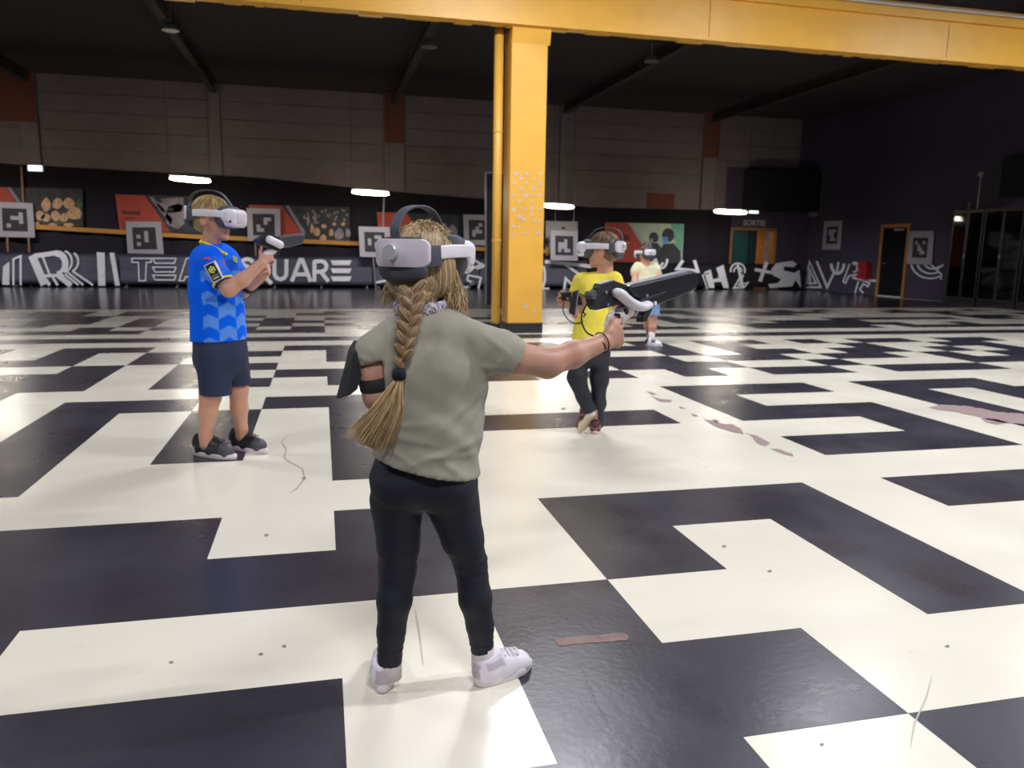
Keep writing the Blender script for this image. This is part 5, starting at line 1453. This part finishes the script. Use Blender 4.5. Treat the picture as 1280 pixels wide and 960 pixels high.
# ------------------------------------------------------------------ the boy in blue
def boy_blue():
    D = 4.553
    a = lambda x, y, d=D: at(x, y, d)
    fb = nv(RIGHT * .95 - FWD * .3); sb = nv(np.cross(UP, fb))         # sb: towards his left (away from the viewer)
    H = frame_from(a(264, 271), nv(RIGHT * .985 - FWD * .1 - UP * .06)); s = 1.1
    sd = Sdf(.0062)
    head(sd, H, s)
    sd.cone(a(266, 288), a(262, 316), .05, .054, .02)
    shR, elR, wrR = a(264, 326, 4.41), a(286, 362, 4.36), a(327, 329, 4.43)
    shL, elL, wrL = a(284, 324, 4.69), a(303, 364, 4.64), a(327, 346, 4.52)
    sd.econe(a(268, 330), a(274, 425), (.12, .085), (.12, .085), sb, .03)
    sd.chain([(shR, .048), (elR, .0405), (a(303, 350, 4.385), .0395), (wrR, .027)], .02)
    sd.chain([(shL, .046), (elL, .04), (wrL, .028)], .02)
    hand(sd, wrR, a(341, 315, 4.47) - wrR, FWD * .9 + RIGHT * .2 + UP * .2, UP + RIGHT * .3, .95, curl=((30, 60, 45), (60, 65, 45), (64, 66, 45), (66, 66, 45)), tcurl=20)
    hand(sd, wrL, a(338, 333, 4.5) - wrL, -FWD * .8 + UP * .5, UP + RIGHT * .2, .92, curl=(50, 60, 45), tcurl=30)
    ankR, ankL = a(257, 545, 4.46), a(301.5, 535, 4.62)
    sd.chain([(a(266, 455, 4.47), .075), (a(263, 495, 4.45), .06), (a(260, 516, 4.46), .052), (ankR, .034), (ankR - UP * .05, .036)], .02)
    sd.chain([(a(292, 450, 4.64), .075), (a(298, 487, 4.64), .056), (a(299, 510, 4.64), .05), (ankL, .035), (ankL - UP * .05, .036)], .02)
    person = sd.build('person', m_skin, None, skin_col)
    tag(person, 'boy in blue football shirt and navy shorts facing right', 'person', 'players')
    # jersey
    sd = Sdf(.006)
    sd.econe(a(268, 328), a(271, 362), (.165, .115), (.165, .135), sb, .03)
    sd.econe(a(271, 362), a(274, 440), (.165, .135), (.168, .155), sb, .03)
    sd.econe(a(261, 318, 4.45), a(275, 316, 4.66), (.05, .07), (.05, .07), UP, .03)
    sd.chain([(a(263, 326, 4.42), .068), (a(273, 344, 4.375), .06), (a(286, 364, 4.35), .053)], .02)
    sd.chain([(a(285, 324, 4.68), .066), (a(296, 345, 4.66), .062), (a(303, 362, 4.64), .058)], .02)
    sd.cone(a(267, 290), a(264, 306), .05, .054, .008, 's')
    q0 = a(280, 354, 4.365); qn = nv(a(286, 364, 4.35) - a(273, 344, 4.375))
    sd.cut(q0, qn, (q0 - [.1, .13, .1], q0 + [.12, .07, .09]))
    q1 = a(300, 352, 4.65)
    sd.cut(q1, nv(a(303, 362, 4.64) - a(296, 345, 4.66)), (q1 - [.02, .07, .1], q1 + [.13, .12, .07]))
    zc = a(274, 424.5)
    sd.cut(zc, -UP + RIGHT * .02)
    sd.warp = lambda X: wrinkle(8, .0035, 30, [UP * .6 + fb, UP * .5 - fb, UP])(X)
    cb = a(270, 380)
    def col(V):
        sv = (V - cb) @ fb; z = V[:, 2]; lt = (V - cb) @ sb
        c = np.tile([0, 104, 255.], (len(V), 1))
        u = lt * 1.0 + .02 + np.where(sv > 0, 0, 1) * 0
        uu = np.where(sv > .0, lt, lt)
        w_ = np.arctan2(lt, sv + .02) / .62                     # columns round the chest
        ci = np.floor(w_ + 2.2); fr_ = (w_ + 2.2) - ci
        zig = (z + .028 * np.abs(fr_ - .5) * 2 + .065 * (ci % 2)) / .13
        front = (sv > .035) & (z < 1.1)
        band = (zig - np.floor(zig)) < .52
        li = front & band
        c[li] = [96, 154, 250]
        up = (sv > .03) & (z >= 1.09) & (z < 1.17) & band; c[up] = [52, 112, 232]
        near = ((V - q0) @ qn > -.014) & ((V - q0) @ qn < .004)
        cuff = near & (np.linalg.norm(V - q0, axis=1) < .075); c[cuff] = [238, 226, 40]; c[cuff & ((V - q0) @ qn > -.0015)] = [10, 50, 130]  # cut sleeve face coloured navy for the shade inside the opening
        near = np.abs((V - q1) @ nv(a(303, 362, 4.64) - a(296, 345, 4.66))) < .012
        cuff = near & (np.linalg.norm(V - q1, axis=1) < .08); c[cuff] = [238, 226, 40]
        return c
    jer = sd.build('jersey', m_cloth, person, col)
    m_yel = mat('trim_yellow', (238, 226, 44), rough=.8)
    cp = spline([a(250.5, 303, 4.56), a(254, 303, 4.485), a(263, 307, 4.455), a(273, 312, 4.455), a(282, 318, 4.485), a(282, 313, 4.57), a(278, 306, 4.62), a(262, 300, 4.63), a(252, 301, 4.6), a(250.5, 303, 4.56)], 5)
    MB().tube(cp, .0085, 6, cap=False).build('collar', m_yel, jer, True)
    # sleeve badge
    ex, ey = nv(a(268, 327, 4.3) - a(255.5, 333, 4.3)), nv(a(255.5, 333, 4.3) - a(266.5, 353, 4.3))
    ez = np.cross(ex, ey)
    if ez @ FWD > 0: ez = -ez
    bc = a(267, 340, 4.306)
    hx, hy = .031, .052
    def plate(name, cx, cy, w_, h_, lift, m, parent): return MB().obox(bc + ex * cx + ey * cy + ez * lift, (ex, ey, ez), (w_, h_, .0012)).build(name, m, parent)
    sdb = MB().obox(bc - ez * .012, (ex, ey, ez), (hx, hy, .014)).build('sleeve_badge', mat('badge_white', (226, 226, 232), rough=.6), jer)
    plate('badge_field', 0, 0, hx - .005, hy - .005, .0025, mat('badge_black', (22, 22, 30), rough=.6), sdb)
    bm = MB()
    hexp = lambda r: [bc + ez * .0045 + ey * .014 + ex * r * math.cos(math.radians(60 * k + 30)) + ey * r * math.sin(math.radians(60 * k + 30)) for k in range(6)]
    o_, i_ = hexp(.021), hexp(.011)
    for k in range(6):
        if k in (1, 4): continue
        bm.prism([o_[k], o_[(k + 1) % 6], i_[(k + 1) % 6], i_[k]], ez * .001)
    for k in (1, 4):
        bm.prism([o_[k], o_[k] * .65 + o_[(k + 1) % 6] * .35, i_[k] * .65 + i_[(k + 1) % 6] * .35, i_[k]], ez * .001)
        bm.prism([o_[(k + 1) % 6], i_[(k + 1) % 6], i_[(k + 1) % 6] * .65 + i_[k] * .35, o_[(k + 1) % 6] * .65 + o_[k] * .35], ez * .001)
    bm.build('badge_ring', mat('badge_yellow', (220, 232, 60), rough=.6), sdb)
    MB().prism(disc(bc + ez * .0045 + ey * .014, ez, .007, .001, 10, 0)[0], ez * .001).build('badge_dot', MATS['badge_white'], sdb)
    text_mesh('LIGUE 1', .0125, 'badge_text', bc + ez * .0045 - ey * .02, (ex, ey), MATS['badge_white'], sdb, .0004)
    plate('badge_line', 0, -.034, .017, .0035, .004, MATS['badge_white'], sdb)
    m_pk = mat('logo_pink', (214, 90, 150), rough=.7)
    pl_ = lambda x, y: a(x, y, 4.345)
    MB().prism([pl_(253.5, 325), pl_(256, 322), pl_(260, 321.5), pl_(263, 325.5), pl_(260, 324.5), pl_(257, 324)], FWD * .012).build('shoulder_logo', m_pk, jer)
    MB().prism([a(276, 326, 4.385), a(279, 326, 4.385), a(282, 334, 4.385), a(280, 335, 4.385)], FWD * .012).build('chest_logo', m_pk, jer)
    MB().prism([a(291, 320, 4.46), a(295, 322, 4.46), a(296, 328, 4.46), a(292, 326, 4.46)], FWD * .012).build('chest_crest', m_yel, jer)
    # shorts
    sd = Sdf(.006)
    sd.econe(a(274, 420), a(276, 446), (.158, .135), (.165, .15), sb, .03)
    sd.chain([(a(267, 445, 4.47), .092), (a(271, 505, 4.44), .09)], .03)
    sd.chain([(a(289, 440, 4.64), .092), (a(298, 492, 4.64), .084)], .02)
    p0 = a(271, 493, 4.44); sd.cut(p0, -UP - RIGHT * .03, (p0 - [.13, .13, .3], p0 + [.13, .095, .02]))
    p1 = a(300, 481, 4.64); sd.cut(p1, -UP + RIGHT * .05, (p1 - [.12, .09, .3], p1 + [.13, .13, .02]))
    sd.cut(a(274, 421), UP)
    sd.warp = wrinkle(14, .003, 34, [sb, fb + UP * .3])
    sd.build('shorts', m_fabric, person, lambda V: np.tile([38, 46, 78.], (len(V), 1)))
    # shoes
    def col2(x, y, z):
        c = np.tile([58, 58, 66.], (len(x), 1)); c[z > .075] = [34, 34, 40]; c[(y < .06) & (z < .06)] = [44, 44, 52]
        c[(y < .03) & (z < .06)] = [216, 206, 212]; c[y > .15] = [78, 78, 88]
        return c
    for (h_, t_, an) in ((on_z(243, 568), on_z(295, 575), ankR), (on_z(289, 560), on_z(334, 567.5), ankL)):
        sh_ = shoe(h_, t_, float(np.linalg.norm(t_ - h_)), an, person, col2, (226, 214, 218), wid=.046, h=.1, solh=.03, lace=(60, 60, 68), res=.006, high=.03)
    cap = short_hair(person, H, s, (140, 108, 66), (216, 186, 128), seed=4)
    headset(Frame(H(0, .0, .005), *H.A), 'white headset worn by the boy in blue', 1.12)
    g = empty('gun_controller', a(345, 302, 4.5), 'black gun controller with white bar raised by the boy in blue', 'controller', 'gun controllers')
    gdir = nv(RIGHT * .8 + FWD * .6); gn = nv(np.cross(gdir, UP)); pl = planegeom(a(336, 312, 4.47), gn)
    C = lambda x, y: (200 + x / 5.335, 220 + y / 5.335)
    slab(pl, gn, [C(632, 425), C(690, 392), C(760, 398), C(812, 440), C(800, 478), C(768, 500), C(700, 470), C(650, 455)], -.03, .03, 'body', m_gun, g)
    slab(pl, gn, [C(770, 402), C(810, 400), C(940, 386), C(958, 400), C(940, 452), C(840, 478), C(800, 470)], -.035, .035, 'barrel', mat('gun_grey', (70, 74, 82), rough=.4), g, .01)
    slab(pl, gn, [C(810, 398), C(942, 383), C(950, 392), C(815, 410)], -.02, .02, 'top_rail', m_gunrail, g, .003)
    slab(pl, gn, [C(770, 480), C(800, 478), C(790, 530), C(765, 525)], -.015, .015, 'trigger_foot', m_gun, g)
    sd = Sdf(.005)
    sd.econe(pl(*C(708, 422), .045), pl(*C(785, 460), .045), (.018, .022), (.018, .022), gn, .01)
    sd.build('tracking_arc', m_hw, g)
    sd = Sdf(.005)
    sd.econe(pl(*C(760, 492), 0), pl(*C(712, 522), 0), (.022, .022), (.024, .022), gn, .01)
    sd.build('handle', m_hw, g)
    # pouch on the far arm
    e = empty('arm_pouch', a(312, 370, 4.62), 'black arm pouch on the far forearm of the boy in blue', 'pouch', 'arm pouches')
    o = MB().prism([a(300, 372, 4.66), a(312, 366, 4.66), a(323, 350, 4.66), (a(320, 358, 4.66)), a(310, 372, 4.66), a(302, 376, 4.66)], FWD * .03).build('pouch', MATS['pouch_black'], e)
    ax_ = nv(wrL - elL); cc = elL + (wrL - elL) * .35; u1 = nv(np.cross(ax_, UP)); u2 = np.cross(ax_, u1)
    ribbon([cc + u1 * .042 * math.cos(t) + u2 * .042 * math.sin(t) for t in np.linspace(0, 2 * math.pi, 20)], ax_, .03, .004, 'strap', MATS['pouch_black'], e)
boy_blue()

# ------------------------------------------------------------------ the boy in yellow
def boy_yellow():
    D = 5.27
    a = lambda x, y, d=D: at(x, y, d)
    fb = nv(FWD * .86 - RIGHT * .5); sb = nv(np.cross(fb, UP))          # sb: towards his right
    H = frame_from(a(755, 311), nv(-RIGHT * .92 + FWD * .38 - UP * .03)); s = 1.04
    sd = Sdf(.0065)
    head(sd, H, s)
    sd.cone(a(757, 326), a(756, 346), .05, .055, .02)
    shL, elL, wrL = a(722, 357, 5.3), a(722, 392, 5.22), a(711, 379, 5.42)
    shR, elR, wrR = a(771, 357, 5.26), a(768, 386, 5.4), a(745, 380, 5.55)
    sd.econe(a(747, 356), a(738, 428), (.12, .075), (.11, .075), sb, .03)
    sd.chain([(shL, .044), (elL, .037), (wrL, .026)], .02)
    sd.chain([(shR, .044), (elR, .037), (wrR, .026)], .02)
    hand(sd, wrL, nv(-RIGHT * .8 + FWD * .5 + UP * .1), UP * .3 - FWD * .3, RIGHT * .2 + UP, .95, curl=((55, 60, 40), (60, 65, 45), (62, 65, 45), (65, 65, 45)))
    hand(sd, wrR, nv(FWD * .7 - RIGHT * .7), -FWD + RIGHT, UP, .9, curl=(40, 50, 40))
    ankL, ankR = a(738, 518, 5.22), a(746, 532, 5.27)
    sd.chain([(a(726, 440), .06), (a(722, 472, 5.22), .05), (ankL, .026)], .02)
    sd.chain([(a(750, 440, 5.3), .06), (a(748, 482, 5.29), .048), (ankR, .032)], .02)
    person = sd.build('person', m_skin, None, skin_col)
    tag(person, 'boy in bright yellow t-shirt and dark trousers stepping with one heel raised', 'person', 'players')
    sd = Sdf(.0065)
    sd.econe(a(748, 360), a(744, 392), (.15, .088), (.152, .1), sb, .03)
    sd.econe(a(744, 392), a(736, 445), (.152, .1), (.135, .105), sb, .03)
    sd.econe(a(733, 349, 5.28), a(768, 348, 5.25), (.045, .062), (.045, .062), UP, .03)
    sd.chain([(a(727, 352, 5.29), .062), (a(722, 368, 5.28), .06), (a(720, 382, 5.27), .055)], .02)
    sd.chain([(a(768, 353, 5.24), .062), (a(775, 372, 5.23), .06), (a(779, 386, 5.23), .055)], .02)
    sd.cone(a(757, 322), a(756, 336), .052, .057, .008, 's')
    q = a(722, 366, 5.28); sd.cut(q, -UP - RIGHT * .2, (q - [.1, .12, .12], q + [.045, .12, .06]))
    q = a(777, 378, 5.23); sd.cut(q, -UP + RIGHT * .2, (q - [.05, .12, .12], q + [.13, .12, .06]))
    sd.cut(a(735, 431), -UP - RIGHT * .05)
    sd.warp = wrinkle(18, .005, 24, [RIGHT + UP * .5, RIGHT * .8 - UP * .6])
    sd.build('t_shirt', m_cloth, person, lambda V: np.tile([255, 236, 92.], (len(V), 1)) + np.outer(wrinkle(2, .5, 20)(V), [5, 6, 8]))
    sd = Sdf(.0065)
    sd.econe(a(737, 425), a(738, 442), (.125, .095), (.13, .1), sb, .03)
    sd.chain([(a(725, 444, 5.26), .074), (a(721, 471, 5.22), .062), (a(729, 496, 5.22), .05), (a(737, 514, 5.22), .044)], .025)
    sd.chain([(a(750, 444, 5.3), .072), (a(749, 475, 5.29), .06), (a(748, 505, 5.28), .049), (a(747, 532, 5.28), .036)], .025)
    sd.warp = wrinkle(19, .004, 40, [UP * .8 + RIGHT * .4])
    q = a(738, 515, 5.22); sd.cut(q, nv(RIGHT * .4 - UP), (q - [.1, .1, .1], q + [.045, .1, .03]))
    sd.cut(a(747, 534, 5.28), -UP); sd.cut(a(737, 424), UP)
    sd.build('trousers', m_fabric, person, lambda V: np.tile([36, 38, 48.], (len(V), 1)))
    def col2(x, y, z):
        c = np.tile([92, 54, 52.], (len(x), 1)); c[(np.sin(y * 130 + z * 60) > .35)] = [40, 36, 40]; c[(np.sin(y * 90 - z * 120) > .75)] = [176, 110, 100]
        return c
    h_ = on_z(744, 543); shoe(h_, h_ + nv(FWD * .95 + RIGHT * .1), .22, ankR, person, col2, (226, 206, 190), wid=.039, h=.085, res=.006, lace=(60, 50, 52))
    t_ = on_z(725, 541); h2 = a(744, 514, 5.2)
    shoe(h2, t_, float(np.linalg.norm(t_ - h2)), ankL, person, col2, (226, 210, 180), wid=.042, h=.085, res=.006, up=(FWD * .62 - RIGHT * .5 + UP * .35), lace=(60, 50, 52))
    c = a(736.5, 515, 5.22); MB().tube([c + UP * .03 - RIGHT * .01, c - UP * .03 + RIGHT * .012], [.036, .036], 14).build('sock', MATS['sock_white'], person, True)
    short_hair(person, H, s, (72, 58, 46), (150, 124, 96), seed=9)
    headset(Frame(H(0, .0, .004), *H.A), 'white headset worn by the boy in yellow', 1.06)
    g = empty('gun_controller', a(712, 370, 5.4), 'small looking black gun controller held by the boy in yellow', 'controller', 'gun controllers')
    gdir = nv(-RIGHT * .8 + FWD * .6); gn = nv(np.cross(gdir, UP)); gn = gn if gn @ FWD < 0 else -gn
    pl = planegeom(a(712, 368, 5.4), gn)
    slab(pl, gn, [(698.5, 366), (704, 365), (726, 364), (728, 369), (716, 372), (698.5, 372)], -.03, .03, 'barrel', m_gun, g, .006)
    slab(pl, gn, [(712, 372), (720, 371), (718, 381), (712, 380)], -.015, .015, 'grip', m_hd, g)
    o = MB().tube(spline([a(705, 378, 5.38), a(704, 388, 5.36), a(709, 398, 5.3), a(718, 404, 5.2), a(728, 403, 5.15)], 6), .004, 6).build('cable', m_cable, g, True)
    e = empty('arm_pouch', a(722, 378, 5.15), 'black arm pouch on the left arm of the boy in yellow', 'pouch', 'arm pouches')
    o = MB().prism([a(716, 365, 5.16), a(724, 362, 5.14), (a(723, 378, 5.13)), a(718, 395, 5.13), a(711, 391, 5.16)], FWD * .03).build('pouch', MATS['pouch_black'], e); bevel(o, .006)
    o = MB().prism([a(722.6, 363, 5.13), a(723.8, 363, 5.13), a(719.4, 394, 5.12), a(718.4, 394, 5.12)], FWD * .012).build('pouch_edge', m_gunrail, e)
    ax_ = nv(elL - shL); cc = shL + (elL - shL) * .62; u1 = nv(np.cross(ax_, FWD)); u2 = np.cross(ax_, u1)
    ribbon([cc + u1 * .05 * math.cos(t) + u2 * .05 * math.sin(t) for t in np.linspace(0, 2 * math.pi, 20)], ax_, .06, .005, 'strap', MATS['pouch_black'], e)
boy_yellow()

# ------------------------------------------------------------------ the boy in the distance
def boy_far():
    D = 10.38
    a = lambda x, y, d=D: at(x, y, d)
    fb = nv(FWD * .97 + RIGHT * .2); sb = nv(np.cross(fb, UP))
    H = frame_from(a(807.5, 317), nv(FWD * .92 - RIGHT * .38 - UP * .06)); s = 1.02
    sd = Sdf(.008)
    head(sd, H, s)
    sd.cone(a(807, 322), a(807, 330), .05, .055, .02)
    sd.econe(a(807, 335), a(809, 372), (.13, .08), (.12, .08), sb, .03)
    shL, elL, wrL = a(795, 334), a(793, 352, 10.3), a(799, 352, 10.6)
    shR, elR, wrR = a(819, 334), a(822, 352, 10.3), a(824, 347, 10.6)
    sd.chain([(shL, .045), (elL, .037), (wrL, .027)], .02); sd.chain([(shR, .045), (elR, .037), (wrR, .027)], .02)
    hand(sd, wrL, FWD + RIGHT * .3, RIGHT, UP, .95, curl=(40, 50, 40)); hand(sd, wrR, FWD + UP * .1, -RIGHT, UP, .95, curl=(40, 50, 40))
    ankR, ankL = a(814.5, 424), a(812, 419, 10.9)
    sd.chain([(a(815, 380), .07), (a(816, 396), .058), (a(815.5, 408), .052), (ankR, .034)], .02)
    sd.chain([(a(805, 380, 10.45), .07), (a(808, 396, 10.6), .058), (a(810, 408, 10.75), .052), (ankL, .034)], .02)
    person = sd.build('person', m_skin, None, skin_col)
    tag(person, 'distant boy in cream t-shirt and light denim shorts seen from behind', 'person', 'players')
    sd = Sdf(.008)
    sd.econe(a(807, 336), a(808, 352), (.15, .09), (.158, .1), sb, .03); sd.econe(a(808, 352), a(809, 378), (.158, .1), (.15, .11), sb, .03)
    sd.chain([(a(797, 333), .06), (a(795, 338), .06), (a(794, 342), .056)], .03); sd.chain([(a(817, 333), .06), (a(820, 338), .06), (a(821, 342), .056)], .03)
    sd.cut(a(809, 374), -UP)
    sd.warp = wrinkle(28, .006, 22, [RIGHT + UP * .4])
    sd.build('t_shirt', m_cloth, person, lambda V: np.tile([226, 222, 186.], (len(V), 1)))
    sd = Sdf(.008)
    sd.econe(a(809, 368), a(810, 378), (.135, .1), (.14, .105), sb, .03)
    sd.chain([(a(816, 380), .085), (a(817, 398), .085)], .03); sd.chain([(a(804, 380, 10.45), .085), (a(806, 398, 10.55), .085)], .03)
    sd.cut(a(812, 394), -UP); sd.cut(a(809, 367), UP)
    sd.build('shorts', m_fabric, person, lambda V: np.tile([132, 162, 204.], (len(V), 1)))
    for an in (ankR, ankL):
        MB().tube([an + UP * .1, an, an - UP * .06], [.045, .039, .04], 14).build('sock', MATS['sock_white'], person, True)
    def col2(x, y, z):
        c = np.tile([226, 224, 228.], (len(x), 1)); c[(y > .03) & (y < .15) & (z > .05) & (np.sin(y * 75) > -.2)] = [36, 38, 50]; c[(y < .03)] = [40, 42, 54]
        return c
    h_ = on_z(806.5, 432); t_ = on_z(828, 433.5)
    shoe(h_, t_, float(np.linalg.norm(t_ - h_)), ankR, person, col2, (230, 228, 232), wid=.042, h=.09, res=.007)
    h_ = np.array(ankL); h_[2] = 0; h_ -= FWD * .04
    shoe(h_, h_ + nv(FWD + RIGHT * .3), .22, ankL, person, col2, (230, 228, 232), wid=.042, h=.09, res=.007)
    short_hair(person, H, s, (70, 52, 40), (128, 98, 72), seed=12, n=260)
    headset(Frame(H(0, .0, .004), *H.A), 'white headset worn by the distant boy in cream', 1.06)
boy_far()

# ------------------------------------------------------------------ lamps of the near hall
m_tube = mat('tube_light', (255, 250, 240), emit=(255, 246, 232), estr=14)
m_hous = mat('lamp_housing', (200, 200, 200), rough=.5)
def tube_lamp(x, y, z, s, label):
    e = empty('ceiling_tube_lamp', (x, y, z), label, 'lamp', 'ceiling tube lamps of the near hall')
    MB().box((x - .75, y - .09, z + .03), (x + .75, y + .09, z + .08)).build('housing', m_hous, e)
    MB().tube([(x - .72, y, z), (x + .72, y, z)], .028, 8).build('tube', m_tube, e)
    for k in (-.5, .5):
        MB().tube([(x + k, y, z + .08), (x + k, y, ZC)], .004, 5).build('wire', m_wire, e)
    ld = bpy.data.lights.new('tube_glow', 'AREA'); ld.shape = 'RECTANGLE'; ld.size = 1.5; ld.size_y = .16
    ld.energy = TUBE_POWER * s; ld.color = (.97, .985, 1.04)
    lo = bpy.data.objects.new('tube_glow', ld); COL.objects.link(lo); lo.location = (x, y, z - .04)
where = ['nearest the pillar', 'added right of the pillar to brighten the beam', 'far left beside the beam', 'far right beside the beam', 'left side of the near hall', 'right side of the near hall', 'far right of the near hall', 'added behind the viewer as fill']
for (x, y, s), wh in zip(TUBES, where):
    tube_lamp(x, y, TUBE_Z, s, 'tube lamp hung from the ceiling, ' + wh)
